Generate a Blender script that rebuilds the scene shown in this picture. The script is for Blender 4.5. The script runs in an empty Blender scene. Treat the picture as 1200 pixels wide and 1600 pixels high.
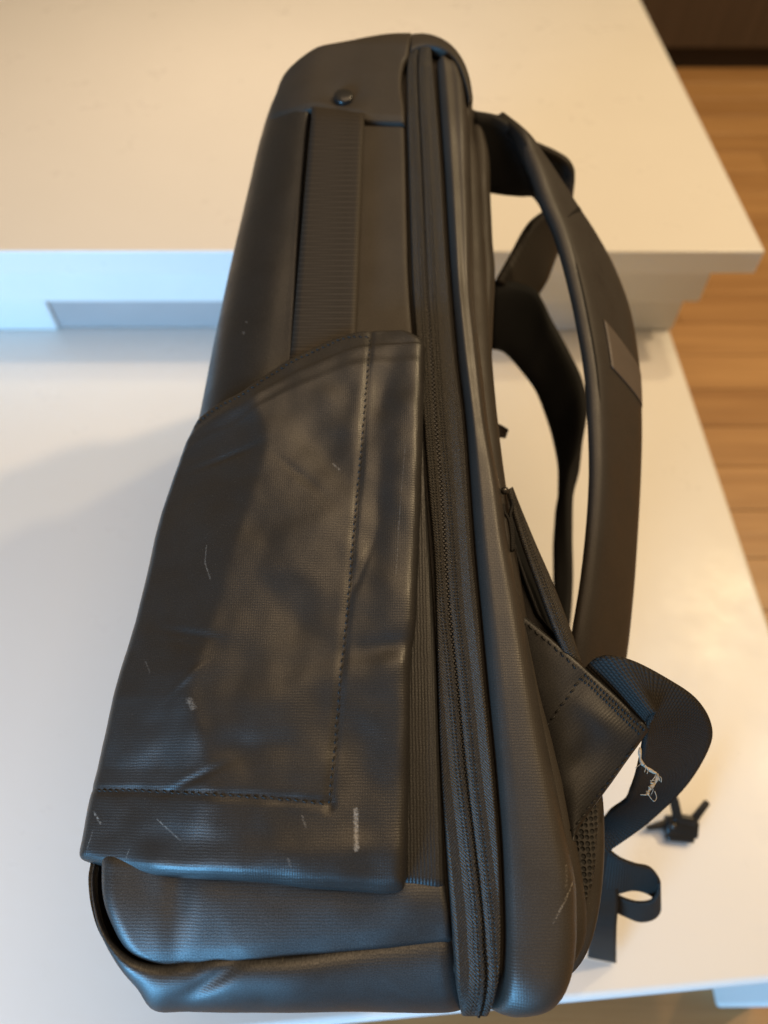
import bpy, bmesh, math, random
from mathutils import Vector, noise, Matrix

random.seed(7)
sc = bpy.context.scene
COL = sc.collection
R = math.radians

# ------------------------------------------------------------------ camera
CAM_H = 0.60                                   # above the low white table top (world z = 0)
cam_data = bpy.data.cameras.new('camera')
cam = bpy.data.objects.new('camera', cam_data)
COL.objects.link(cam)
cam.location = (0.0, 0.0, CAM_H)
cam.rotation_euler = (R(90 - 55.1), 0, 0)
cam_data.sensor_fit = 'VERTICAL'
cam_data.sensor_height = 36.0
cam_data.lens = 25.22
cam_data.clip_start = 0.02
cam_data.clip_end = 60
cam_data.dof.use_dof = True
cam_data.dof.focus_distance = 0.335
cam_data.dof.aperture_fstop = 4.8
sc.camera = cam

# ------------------------------------------------------------------ world, lamps, exposure
world = bpy.data.worlds.new('World')
sc.world = world
world.use_nodes = True
bg = world.node_tree.nodes['Background']
bg.inputs['Color'].default_value = (1.0, 0.72, 0.42, 1)
bg.inputs['Strength'].default_value = 0.24


def area(name, loc, target, size, power, color, shape='DISK', size_y=None, spread=180):
    d = bpy.data.lights.new(name, 'AREA')
    d.shape = shape
    d.size = size
    if size_y:
        d.size_y = size_y
    d.energy = power
    d.color = color
    d.spread = R(spread)
    o = bpy.data.objects.new(name, d)
    COL.objects.link(o)
    o.location = loc
    o.rotation_euler = (Vector(target) - Vector(loc)).to_track_quat('-Z', 'Y').to_euler()
    return o


area('ceiling_panel', (0.35, 0.50, 1.9), (0.30, 0.50, 0), 1.15, 11.5, (1.0, 0.70, 0.42), 'RECTANGLE', 1.15)
area('ceiling_downlight', (2.30, 0.95, 2.90), (0.0, 0.45, 0.2), 0.18, 42, (1.0, 0.72, 0.41))
area('far_downlight', (1.18, 1.15, 1.70), (0.3, 0.6, 0.0), 0.12, 8, (1.0, 0.78, 0.45))
area('slab_fill', (-0.20, 1.00, 1.70), (-0.20, 1.08, 0.14), 0.20, 0.24, (1.0, 0.74, 0.50), 'DISK', None, 40)  # added fill lamp, a narrow cone that brightens the cabinet's top slab
area('near_left_fill', (-0.62, -0.55, 0.62), (-0.46, -0.05, 0.0), 0.35, 0.95, (0.96, 0.96, 1.0), 'RECTANGLE', 0.35, 80)  # added fill lamp, no window there; lifts the near left of the table
area('window_light', (-1.1, -1.5, 0.42), (-0.2, 0.4, 0.05), 0.8, 60, (0.17, 0.55, 1.0), 'RECTANGLE', 0.7)
sc.view_settings.view_transform = 'Standard'
sc.view_settings.look = 'None'
sc.view_settings.exposure = 0.14
sc.view_settings.gamma = 1.0


# ------------------------------------------------------------------ object helpers
def link(name, me, parent=None):
    o = bpy.data.objects.new(name, me)
    COL.objects.link(o)
    if parent is not None:
        o.parent = parent
    return o


def mesh_obj(name, verts, faces, mat, parent=None, uvs=None, smooth=True):
    me = bpy.data.meshes.new(name)
    me.from_pydata([tuple(v) for v in verts], [], faces)
    if uvs is not None:
        lay = me.uv_layers.new(name='UVMap')
        for lp in me.loops:
            lay.data[lp.index].uv = uvs[lp.vertex_index]
    me.materials.append(mat)
    if smooth:
        for p in me.polygons:
            p.use_smooth = True
    me.update()
    return link(name, me, parent)


def bm_obj(name, bm, mat, parent=None, smooth=False):
    me = bpy.data.meshes.new(name)
    bmesh.ops.recalc_face_normals(bm, faces=bm.faces)
    bm.to_mesh(me)
    bm.free()
    me.materials.append(mat)
    if smooth:
        for p in me.polygons:
            p.use_smooth = True
    return link(name, me, parent)


def empty(name, loc, rot=(0, 0, 0)):
    o = bpy.data.objects.new(name, None)
    COL.objects.link(o)
    o.location = loc
    o.rotation_euler = rot
    o.empty_display_size = 0.05
    return o


def tag(o, label=None, cat=None, group=None, kind=None):
    if label:
        o['label'] = label
    if cat:
        o['category'] = cat
    if group:
        o['group'] = group
    if kind:
        o['kind'] = kind
    return o


def box_bm(x0, x1, y0, y1, z0, z1, bevel=0.0, seg=2):
    bm = bmesh.new()
    v = [bm.verts.new(p) for p in ((x0, y0, z0), (x1, y0, z0), (x1, y1, z0), (x0, y1, z0),
                                   (x0, y0, z1), (x1, y0, z1), (x1, y1, z1), (x0, y1, z1))]
    for f in ((0, 3, 2, 1), (4, 5, 6, 7), (0, 1, 5, 4), (1, 2, 6, 5), (2, 3, 7, 6), (3, 0, 4, 7)):
        bm.faces.new([v[i] for i in f])
    if bevel:
        bmesh.ops.bevel(bm, geom=bm.edges[:], offset=bevel, segments=seg, affect='EDGES', profile=0.5)
    return bm


def cr_point(p0, p1, p2, p3, t):
    t2, t3 = t * t, t * t * t
    return tuple(0.5 * (2 * b + (c - a) * t + (2 * a - 5 * b + 4 * c - d) * t2 + (3 * b - a - 3 * c + d) * t3)
                 for a, b, c, d in zip(p0, p1, p2, p3))


def curve_at(pts, t, lens=None):
    """point at chord-length fraction t of a Catmull-Rom line through pts"""
    if lens is None:
        lens = cum(pts)
    L = lens[-1] * min(max(t, 0.0), 1.0)
    k = 0
    while k < len(pts) - 2 and lens[k + 1] < L:
        k += 1
    seg = lens[k + 1] - lens[k]
    f = (L - lens[k]) / seg if seg > 1e-9 else 0
    p1, p2 = pts[k], pts[k + 1]
    p0 = pts[k - 1] if k > 0 else tuple(2 * a - b for a, b in zip(p1, p2))
    p3 = pts[k + 2] if k + 2 < len(pts) else tuple(2 * b - a for a, b in zip(p1, p2))
    return cr_point(p0, p1, p2, p3, f)


def cum(pts):
    out = [0.0]
    for a, b in zip(pts, pts[1:]):
        out.append(out[-1] + math.dist(a, b))
    return out


def resample(pts, ts):
    lens = cum(pts)
    return [curve_at(pts, t, lens) for t in ts]


def ease(n, mix=0.6):
    r = []
    for i in range(n):
        x = i / (n - 1)
        r.append((1 - mix) * x + mix * 0.5 * (1 - math.cos(math.pi * x)))
    return r


def corner(d, r):
    if r <= 0 or d >= r:
        return 0.0
    d = max(d, 0.0)
    return r - math.sqrt(max(r * r - (r - d) ** 2, 0.0))


def interp(pts, x, ky=1, kx=0):
    """piecewise linear: value pts[*][kx] at pts[*][ky] == x; pts sorted by ky either way"""
    if pts[0][ky] > pts[-1][ky]:
        pts = pts[::-1]
    if x <= pts[0][ky]:
        return pts[0][kx]
    for a, b in zip(pts, pts[1:]):
        if x <= b[ky]:
            f = (x - a[ky]) / max(b[ky] - a[ky], 1e-9)
            return a[kx] + f * (b[kx] - a[kx])
    return pts[-1][kx]


def nz(s, u, scale, seed=0.0):
    return noise.noise(Vector((s * scale, u * scale, seed)))


BAG_W = 0.24                                   # bag measured from its upper side to the side it lies on


def pad(name, left, right, w, mat, parent, nu=80, nv=40, rad=(0.01, 0.01, 0.01, 0.01), depth=0.02,
        bump=None, mixu=0.5, mixv=0.75, flat=False, uvmode=None):
    """A cushion: its outline runs up the curves left and right, its top is rounded at the four borders
    (radii left, right, bottom, top) and its sides go down to w - depth."""
    left = [p[:2] for p in left]
    right = [p[:2] for p in right]
    ti = ease(nu, mixu)
    qj = ease(nv, mixv)
    Lp, Rp = resample(left, ti), resample(right, ti)
    ll = 0.5 * (cum(left)[-1] + cum(right)[-1])
    verts, uvs, faces = [], [], []
    for i in range(nu):
        (ls, lu), (rs, ru) = Lp[i], Rp[i]
        wd = math.hypot(rs - ls, ru - lu)
        for j in range(nv):
            q = qj[j]
            s, u = ls + (rs - ls) * q, lu + (ru - lu) * q
            h = w - corner(q * wd, rad[0]) - corner((1 - q) * wd, rad[1]) \
                - corner(ti[i] * ll, rad[2]) - corner((1 - ti[i]) * ll, rad[3])
            if bump:
                h += bump(s, u, q, ti[i])
            verts.append((s, u, h + BAG_W))
            uvs.append({None: (s, u), 'L': ((1 - q) * wd, ti[i] * ll), 'R': (q * wd, ti[i] * ll)}[uvmode])
    for i in range(nu - 1):
        for j in range(nv - 1):
            a = i * nv + j
            faces.append((a, a + 1, a + nv + 1, a + nv))
    if not flat:
        loop = [j for j in range(nv)] + [i * nv + nv - 1 for i in range(1, nu)] \
            + [(nu - 1) * nv + j for j in range(nv - 2, -1, -1)] + [i * nv for i in range(nu - 2, 0, -1)]
        base = len(verts)
        for k in loop:
            s, u, h = verts[k]
            verts.append((s, u, min(w - depth + BAG_W, h - 0.0005)))
            uvs.append((s, u - 0.01))
        m = len(loop)
        for k in range(m):
            faces.append((loop[k], base + k, base + (k + 1) % m, loop[(k + 1) % m]))
        faces.append(tuple(base + k for k in range(m)))
    return mesh_obj(name, verts, faces, mat, parent, uvs)


def coons(name, bot_c, top_c, left_c, right_c, w, mat, parent, nu, nv, rad, depth, bump=None, top_depth=None, mixu=0.5, mixv=0.6):
    """A cloth panel between four border curves (Coons patch), rounded at its borders, with its cut edges."""
    ti, qj = ease(nu, mixu), ease(nv, mixv)
    bot_c, top_c, left_c, right_c = ([p[:2] for p in c] for c in (bot_c, top_c, left_c, right_c))
    top = resample([p[:2] for p in top_c], qj)
    bot = resample([p[:2] for p in bot_c], qj)
    le = resample([p[:2] for p in left_c], ti)
    ri = resample([p[:2] for p in right_c], ti)
    P00, P10, P01, P11 = bot[0], bot[-1], top[0], top[-1]
    ll = 0.5 * (cum(left_c)[-1] + cum(right_c)[-1])
    verts, uvs, faces = [], [], []
    for i in range(nu):
        t = ti[i]
        for j in range(nv):
            q = qj[j]
            pt = []
            for k in (0, 1):
                c = (1 - t) * bot[j][k] + t * top[j][k] + (1 - q) * le[i][k] + q * ri[i][k]
                c -= (1 - q) * (1 - t) * P00[k] + q * (1 - t) * P10[k] + (1 - q) * t * P01[k] + q * t * P11[k]
                pt.append(c)
            s, u = pt
            wd = math.dist(le[i], ri[i])
            cn = sorted((corner(q * wd, rad[0]), corner((1 - q) * wd, rad[1]), corner(t * ll, rad[2]), corner((1 - t) * ll, rad[3])))
            h = w - sum(c_ ** 2.5 for c_ in cn) ** 0.4
            if bump:
                h += bump(s, u, q, t)
            verts.append((s, u, h + BAG_W))
            uvs.append((s, u))
    for i in range(nu - 1):
        for j in range(nv - 1):
            a = i * nv + j
            faces.append((a, a + 1, a + nv + 1, a + nv))
    loop = [j for j in range(nv)] + [i * nv + nv - 1 for i in range(1, nu)] \
        + [(nu - 1) * nv + j for j in range(nv - 2, -1, -1)] + [i * nv for i in range(nu - 2, 0, -1)]
    base = len(verts)
    cs = sum(verts[k][0] for k in loop) / len(loop)
    cu = sum(verts[k][1] for k in loop) / len(loop)
    for k in loop:
        s, u, h = verts[k]
        dz = top_depth if (top_depth and k >= (nu - 1) * nv) else depth
        verts.append((s + (cs - s) * 0.012, u + (cu - u) * 0.004, h - dz))
        uvs.append((s, u - 0.004))
    m = len(loop)
    for k in range(m):
        faces.append((loop[k], base + k, base + (k + 1) % m, loop[(k + 1) % m]))
    return mesh_obj(name, verts, faces, mat, parent, uvs)


def ribbon(name, rows, mat, parent, thick=0.0016, n=48, m=8, crown=0.0, power=2.0, wave=0.0):
    """A strap: rows of two edge points (bag coordinates), smoothed along its length, with real thickness."""
    E1 = [(a[0], a[1], a[2] + BAG_W) for a, b in rows]
    E2 = [(b[0], b[1], b[2] + BAG_W) for a, b in rows]
    ts = [i / (n - 1) for i in range(n)]
    mid = [tuple((a + b) / 2 for a, b in zip(p, q)) for p, q in zip(E1, E2)]
    lens = cum(mid)
    L = lens[-1]

    def at(E, t):
        d = L * t
        k = 0
        while k < len(E) - 2 and lens[k + 1] < d:
            k += 1
        f = (d - lens[k]) / max(lens[k + 1] - lens[k], 1e-9)
        p1, p2 = E[k], E[k + 1]
        p0 = E[k - 1] if k > 0 else tuple(2 * x - y for x, y in zip(p1, p2))
        p3 = E[k + 2] if k + 2 < len(E) else tuple(2 * y - x for x, y in zip(p1, p2))
        return Vector(cr_point(p0, p1, p2, p3, f))
    A = [at(E1, t) for t in ts]
    Bq = [at(E2, t) for t in ts]
    grid = [[A[i].lerp(Bq[i], j / (m - 1)) for j in range(m)] for i in range(n)]
    nor = []
    for i in range(n):
        row = []
        i0, i1 = max(i - 1, 0), min(i + 1, n - 1)
        for j in range(m):
            al = grid[i1][j] - grid[i0][j]
            ac = grid[i][m - 1] - grid[i][0]
            v = ac.cross(al)
            if v.length < 1e-12:
                v = Vector((0, 0, 1))
            row.append(v.normalized())
        nor.append(row)
    verts, uvs, faces = [], [], []
    for side in (1, -1):
        for i in range(n):
            wd = (A[i] - Bq[i]).length
            for j in range(m):
                q = j / (m - 1)
                pr = (1 - abs(2 * q - 1) ** power) ** 0.5 if crown else 0
                off = side * (thick / 2 + crown * pr)
                if wave:
                    off += wave * math.sin(ts[i] * 40) * (1 if side > 0 else -1)
                verts.append(grid[i][j] + nor[i][j] * off)
                uvs.append((q * wd, ts[i] * L))
    N = n * m
    for i in range(n - 1):
        for j in range(m - 1):
            a = i * m + j
            faces.append((a, a + 1, a + m + 1, a + m))
            faces.append((N + a, N + a + m, N + a + m + 1, N + a + 1))
        for j in (0, m - 1):
            a = i * m + j
            q = (a, a + m, N + a + m, N + a)
            faces.append(q if j == 0 else q[::-1])
    for i in (0, n - 1):
        for j in range(m - 1):
            a = i * m + j
            q = (a, N + a, N + a + 1, a + 1)
            faces.append(q if i == 0 else q[::-1])
    o = mesh_obj(name, verts, faces, mat, parent, uvs)
    bm = bmesh.new()
    bm.from_mesh(o.data)
    bmesh.ops.recalc_face_normals(bm, faces=bm.faces)
    bm.to_mesh(o.data)
    bm.free()
    return o


def tube(name, pts, r, mat, parent, n=24, k=7, taper=None):
    P = [Vector((a[0], a[1], a[2] + BAG_W)) for a in resample(pts, [i / (n - 1) for i in range(n)])]
    verts, faces = [], []
    for i, p in enumerate(P):
        d = (P[min(i + 1, n - 1)] - P[max(i - 1, 0)]).normalized()
        x = d.orthogonal().normalized()
        y = d.cross(x)
        rr = r * (taper(i / (n - 1)) if taper else 1)
        for c in range(k):
            an = 2 * math.pi * c / k
            verts.append(p + x * rr * math.cos(an) + y * rr * math.sin(an))
    for i in range(n - 1):
        for c in range(k):
            faces.append((i * k + c, i * k + (c + 1) % k, (i + 1) * k + (c + 1) % k, (i + 1) * k + c))
    faces.append(tuple(range(k))[::-1])
    faces.append(tuple((n - 1) * k + c for c in range(k)))
    return mesh_obj(name, verts, faces, mat, parent, [(v[0], v[1]) for v in verts])


# ------------------------------------------------------------------ materials
class NT:
    def __init__(self, name):
        self.m = bpy.data.materials.new(name)
        self.m.use_nodes = True
        self.t = self.m.node_tree
        self.b = self.t.nodes['Principled BSDF']

    def n(self, typ, **kw):
        nd = self.t.nodes.new(typ)
        for k, v in kw.items():
            setattr(nd, k, v)
        return nd

    def l(self, a, b):
        self.t.links.new(a, b)

    def math(self, op, a, b=None, c=None, clamp=False):
        nd = self.n('ShaderNodeMath', operation=op)
        nd.use_clamp = clamp
        for i, x in enumerate((a, b, c)):
            if x is None:
                continue
            if isinstance(x, (int, float)):
                nd.inputs[i].default_value = x
            else:
                self.l(x, nd.inputs[i])
        return nd.outputs[0]

    def vmath(self, op, a, b=None, out=0):
        nd = self.n('ShaderNodeVectorMath', operation=op)
        for i, x in enumerate((a, b)):
            if x is None:
                continue
            if isinstance(x, (tuple, list)):
                nd.inputs[i].default_value = x
            else:
                self.l(x, nd.inputs[i])
        return nd.outputs[out]

    def noise(self, vec, scale, detail=2, rough=0.5):
        nd = self.n('ShaderNodeTexNoise')
        nd.inputs['Scale'].default_value = scale
        nd.inputs['Detail'].default_value = detail
        nd.inputs['Roughness'].default_value = rough
        if vec is not None:
            self.l(vec, nd.inputs['Vector'])
        return nd.outputs['Fac']

    def ramp(self, fac, lo, hi, a=0.0, b=1.0):
        nd = self.n('ShaderNodeMapRange')
        nd.inputs['From Min'].default_value = lo
        nd.inputs['From Max'].default_value = hi
        nd.inputs['To Min'].default_value = a
        nd.inputs['To Max'].default_value = b
        self.l(fac, nd.inputs['Value'])
        return nd.outputs['Result']

    def mix(self, fac, a, b):
        nd = self.n('ShaderNodeMix', data_type='RGBA')
        for sock, x in ((nd.inputs[0], fac), (nd.inputs[6], a), (nd.inputs[7], b)):
            if isinstance(x, (int, float)):
                sock.default_value = x
            elif isinstance(x, (tuple, list)):
                sock.default_value = x
            else:
                self.l(x, sock)
        return nd.outputs[2]

    def bump(self, h, dist, strength=1.0, normal=None):
        nd = self.n('ShaderNodeBump')
        nd.inputs['Distance'].default_value = dist
        nd.inputs['Strength'].default_value = strength
        self.l(h, nd.inputs['Height'])
        if normal is not None:
            self.l(normal, nd.inputs['Normal'])
        return nd.outputs['Normal']

    def uv(self):
        return self.n('ShaderNodeUVMap', uv_map='UVMap').outputs['UV']

    def obj(self):
        return self.n('ShaderNodeTexCoord').outputs['Object']

    def xyz(self, v):
        nd = self.n('ShaderNodeSeparateXYZ')
        self.l(v, nd.inputs[0])
        return nd.outputs


def scuffs(t, uv, segs):
    """mask of worn, chalky marks: each segment (start, end, width, break-up scale, strength)"""
    total = None
    edge = t.math('MULTIPLY', t.math('SUBTRACT', t.noise(uv, 1100, 3, 0.7), 0.5), 2.2)
    for a, b, wd, brk, st in segs:
        ax, ay = a[0], a[1]
        bx, by = b[0], b[1]
        ba = (bx - ax, by - ay, 0)
        den = ba[0] ** 2 + ba[1] ** 2 + 1e-12
        pa = t.vmath('SUBTRACT', uv, (ax, ay, 0))
        h = t.math('MULTIPLY', t.vmath('DOT_PRODUCT', pa, ba, 1), 1 / den, clamp=True)
        cb = t.n('ShaderNodeVectorMath', operation='SCALE')
        cb.inputs[0].default_value = ba
        t.l(h, cb.inputs['Scale'])
        d = t.vmath('LENGTH', t.vmath('SUBTRACT', pa, cb.outputs[0]), None, 1)
        d = t.math('ADD', d, t.math('MULTIPLY', edge, wd))
        core = t.ramp(d, wd, wd * 0.35, 0, 1)
        nn = t.ramp(t.noise(uv, brk * 0.9, 4, 0.8), 0.44 if wd < 0.0011 else 0.36, 0.62 if wd < 0.0011 else 0.60, 0, st)
        mk = t.math('MULTIPLY', core, nn)
        total = mk if total is None else t.math('MAXIMUM', total, mk)
    return total


def coated(name, base=(0.0105, 0.0100, 0.0098), rough=0.44, rib=0.00125, amp=0.00003, segs=None, rib2=0.0011, spec=0.52, dust=0.35, wt=(0.6, 0.4), grain=0.9, crumple=0.22):
    """rubbery coated pack cloth: fine woven ribs under the coating, faint dust and rub marks"""
    t = NT(name)
    uv = t.uv()
    x, y, z = t.xyz(uv)
    wob = t.math('MULTIPLY', t.noise(uv, 160, 2), 0.0009)
    r1 = t.math('SINE', t.math('MULTIPLY', t.math('ADD', y, wob), 2 * math.pi / rib))
    r2 = t.math('SINE', t.math('MULTIPLY', t.math('ADD', x, wob), 2 * math.pi / rib2))
    weave = t.math('ADD', t.math('MULTIPLY', r1, wt[0]), t.math('MULTIPLY', r2, wt[1]))
    fine = t.noise(uv, 2600, 2, 0.6)
    h = t.math('ADD', weave, t.math('MULTIPLY', fine, grain))
    patch = t.noise(uv, 26, 3, 0.6)
    fade = t.ramp(patch, 0.35, 0.65, 0.35, 1.0)
    h = t.math('MULTIPLY', h, fade)
    nrm = t.bump(h, amp, 1.0)
    big = t.bump(t.noise(uv, 55, 2, 0.5), 0.0010, crumple, nrm)
    t.l(big, t.b.inputs['Normal'])
    speck = t.ramp(t.noise(uv, 1500, 1, 0.4), 0.70, 0.78, 0, dust)
    col = t.mix(t.ramp(patch, 0.3, 0.7, 0, 1), (*[c * 0.92 for c in base], 1), (*[c * 1.1 for c in base], 1))
    col = t.mix(speck, col, (0.16, 0.145, 0.12, 1))
    rgh = t.ramp(t.noise(uv, 45, 4, 0.65), 0.3, 0.7, rough - 0.05, rough + 0.07)
    if segs:
        mk = scuffs(t, uv, segs)
        col = t.mix(mk, col, (0.30, 0.28, 0.25, 1))
        rgh = t.math('ADD', rgh, t.math('MULTIPLY', mk, 0.3))
    t.l(col, t.b.inputs['Base Color'])
    t.l(rgh, t.b.inputs['Roughness'])
    t.l(t.ramp(t.noise(uv, 1700, 2, 0.7), 0.35, 0.65, spec * 0.62, spec * 1.38), t.b.inputs['Specular IOR Level'])
    return t.m


def webbing(name, base=(0.019, 0.0165, 0.014), pitch=0.0017, across=0.0019, amp=0.00030, rough=0.62):
    """nylon webbing: rows of ribs across the strap, broken into cells"""
    t = NT(name)
    x, y, z = t.xyz(t.uv())
    row = t.math('FLOOR', t.math('DIVIDE', y, pitch))
    sh = t.math('MULTIPLY', t.math('MODULO', row, 2.0), across / 2)
    r1 = t.math('ABSOLUTE', t.math('SINE', t.math('MULTIPLY', y, math.pi / pitch)))
    r2 = t.math('ABSOLUTE', t.math('SINE', t.math('MULTIPLY', t.math('ADD', x, sh), math.pi / across)))
    h = t.math('ADD', r1, t.math('MULTIPLY', r2, 0.6))
    nn = t.noise(t.uv(), 1800, 2)
    h = t.math('ADD', h, t.math('MULTIPLY', nn, 0.5))
    t.l(t.bump(h, amp), t.b.inputs['Normal'])
    c = t.mix(t.ramp(h, 0.3, 1.7, 0, 1), (*[k * 0.45 for k in base], 1), (*[k * 1.5 for k in base], 1))
    t.l(c, t.b.inputs['Base Color'])
    t.b.inputs['Roughness'].default_value = rough
    t.b.inputs['Specular IOR Level'].default_value = 0.2
    return t.m


def herringbone(name, base=(0.019, 0.0165, 0.0135), pitch=0.0014, width=0.0040, amp=0.00016):
    """zip tape: chevron twill, two columns of needle holes beside the coil, glints on single yarns"""
    t = NT(name)
    uv = t.uv()
    x, y, z = t.xyz(uv)
    ph = t.math('PINGPONG', t.math('ADD', x, 0.0012), width)
    d = t.math('ADD', y, t.math('MULTIPLY', ph, 1.0))
    tw = t.math('SINE', t.math('MULTIPLY', d, 2 * math.pi / pitch))
    yarn = t.noise(uv, 1900, 2, 0.7)
    h = t.math('ADD', t.math('MULTIPLY', tw, 0.9), t.math('MULTIPLY', yarn, 2.2))
    hx = t.math('SUBTRACT', t.math('MODULO', x, 0.0016), 0.0008)
    hy = t.math('SUBTRACT', t.math('MODULO', y, 0.0017), 0.00085)
    r = t.math('SQRT', t.math('ADD', t.math('MULTIPLY', hx, hx), t.math('MULTIPLY', hy, hy)))
    hole = t.ramp(r, 0.00030, 0.00055, 1, 0)
    band = t.math('MULTIPLY', t.math('GREATER_THAN', x, 0.0016), t.math('LESS_THAN', x, 0.0048))
    hole = t.math('MULTIPLY', hole, band)
    h = t.math('SUBTRACT', h, t.math('MULTIPLY', hole, 3.0))
    t.l(t.bump(h, amp), t.b.inputs['Normal'])
    c = t.mix(t.ramp(h, -0.3, 2.2, 0, 1), (*[k * 0.35 for k in base], 1), (*[k * 1.9 for k in base], 1))
    gl = t.ramp(t.noise(uv, 1500, 1, 0.4), 0.66, 0.74, 0, 0.55)
    c = t.mix(gl, c, (0.20, 0.165, 0.115, 1))
    c = t.mix(hole, c, (0.002, 0.002, 0.002, 1))
    t.l(c, t.b.inputs['Base Color'])
    t.b.inputs['Roughness'].default_value = 0.5
    return t.m


def mesh_cloth(name, cell=0.0026):
    t = NT(name)
    uv = t.uv()
    vo = t.n('ShaderNodeTexVoronoi')
    vo.inputs['Scale'].default_value = 1 / cell
    vo.inputs['Randomness'].default_value = 0.25
    t.l(uv, vo.inputs['Vector'])
    hole = t.ramp(vo.outputs['Distance'], 0.25, 0.5, 0, 1)
    t.l(t.bump(hole, 0.0009), t.b.inputs['Normal'])
    t.l(t.mix(hole, (0.003, 0.003, 0.003, 1), (0.030, 0.027, 0.024, 1)), t.b.inputs['Base Color'])
    t.b.inputs['Roughness'].default_value = 0.7
    return t.m


def plain(name, base, rough=0.5, spec=0.5, nscale=0, namp=0.0, var=0.0, nsc2=8):
    t = NT(name)
    o = t.obj()
    if var:
        nn = t.noise(o, nsc2, 3, 0.6)
        c = t.mix(t.ramp(nn, 0.3, 0.7, 0, 1), (*[k * (1 - var) for k in base], 1), (*[min(k * (1 + var), 1) for k in base], 1))
        t.l(c, t.b.inputs['Base Color'])
    else:
        t.b.inputs['Base Color'].default_value = (*base, 1)
    if nscale:
        t.l(t.bump(t.noise(o, nscale, 3), namp), t.b.inputs['Normal'])
    t.b.inputs['Roughness'].default_value = rough
    t.b.inputs['Specular IOR Level'].default_value = spec
    return t.m


def wood(name, dark, light, rough=0.42, grain=(1.3, 26, 26)):
    t = NT(name)
    o = t.obj()
    info = t.n('ShaderNodeObjectInfo')
    mp = t.n('ShaderNodeMapping')
    mp.inputs['Scale'].default_value = grain
    t.l(o, mp.inputs['Vector'])
    off = t.n('ShaderNodeCombineXYZ')
    t.l(t.math('MULTIPLY', info.outputs['Random'], 37.0), off.inputs[0])
    t.l(t.math('MULTIPLY', info.outputs['Random'], 91.0), off.inputs[1])
    v = t.vmath('ADD', mp.outputs[0], off.outputs[0])
    g = t.noise(v, 1.6, 5, 0.62)
    g2 = t.noise(v, 7.0, 3, 0.6)
    f = t.math('ADD', t.math('MULTIPLY', g, 0.75), t.math('MULTIPLY', g2, 0.25))
    f = t.math('ADD', f, t.math('MULTIPLY', t.math('SUBTRACT', info.outputs['Random'], 0.5), 0.22))
    t.l(t.mix(t.ramp(f, 0.30, 0.72, 0, 1), (*dark, 1), (*light, 1)), t.b.inputs['Base Color'])
    t.l(t.bump(g2, 0.0006), t.b.inputs['Normal'])
    t.b.inputs['Roughness'].default_value = rough
    return t.m


M = {}
def lacquer(name, base):
    t = NT(name)
    o = t.obj()
    sm = t.noise(o, 6, 5, 0.65)
    c = t.mix(t.ramp(sm, 0.35, 0.7, 0, 1), (*[k * 0.985 for k in base], 1), (*base, 1))
    sp = t.ramp(t.noise(o, 240, 1, 0.3), 0.79, 0.82, 0, 0.06)
    c = t.mix(sp, c, (0.45, 0.41, 0.36, 1))
    t.l(c, t.b.inputs['Base Color'])
    t.l(t.ramp(t.noise(o, 14, 5, 0.7), 0.3, 0.7, 0.24, 0.42), t.b.inputs['Roughness'])
    t.l(t.bump(t.noise(o, 90, 3), 0.0002, 0.5), t.b.inputs['Normal'])
    t.b.inputs['Specular IOR Level'].default_value = 0.45
    return t.m


M['white'] = lacquer('white_lacquer', (0.80, 0.785, 0.755))
M['white_trim'] = plain('white_trim_paint', (0.78, 0.77, 0.74), 0.42, 0.45, 320, 0.0001, 0.02, 12)
M['shade_toned_panel'] = plain('shade_toned_panel', (0.44, 0.39, 0.37), 0.6, 0.3, 200, 0.0002, 0.05, 10)  # shade of the recess, out of the window light, put into the colour
M['plank'] = wood('oak_plank', (0.32, 0.165, 0.060), (0.50, 0.285, 0.115))
M['floor_gap'] = plain('floor_gap', (0.06, 0.035, 0.02), 0.8)
M['dark_wood'] = wood('dark_wood', (0.050, 0.034, 0.024), (0.085, 0.060, 0.042), 0.5, (30, 30, 1.2))
M['plinth'] = plain('dark_plinth', (0.018, 0.010, 0.007), 0.6, 0.4, 90, 0.0003, 0.2)
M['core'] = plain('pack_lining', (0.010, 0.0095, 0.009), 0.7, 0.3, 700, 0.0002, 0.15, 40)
M['coat'] = coated('coated_cloth')
M['coat_soft'] = coated('coated_cloth_soft', base=(0.032, 0.0265, 0.021), spec=0.34, rough=0.55, amp=0.000015)
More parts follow.
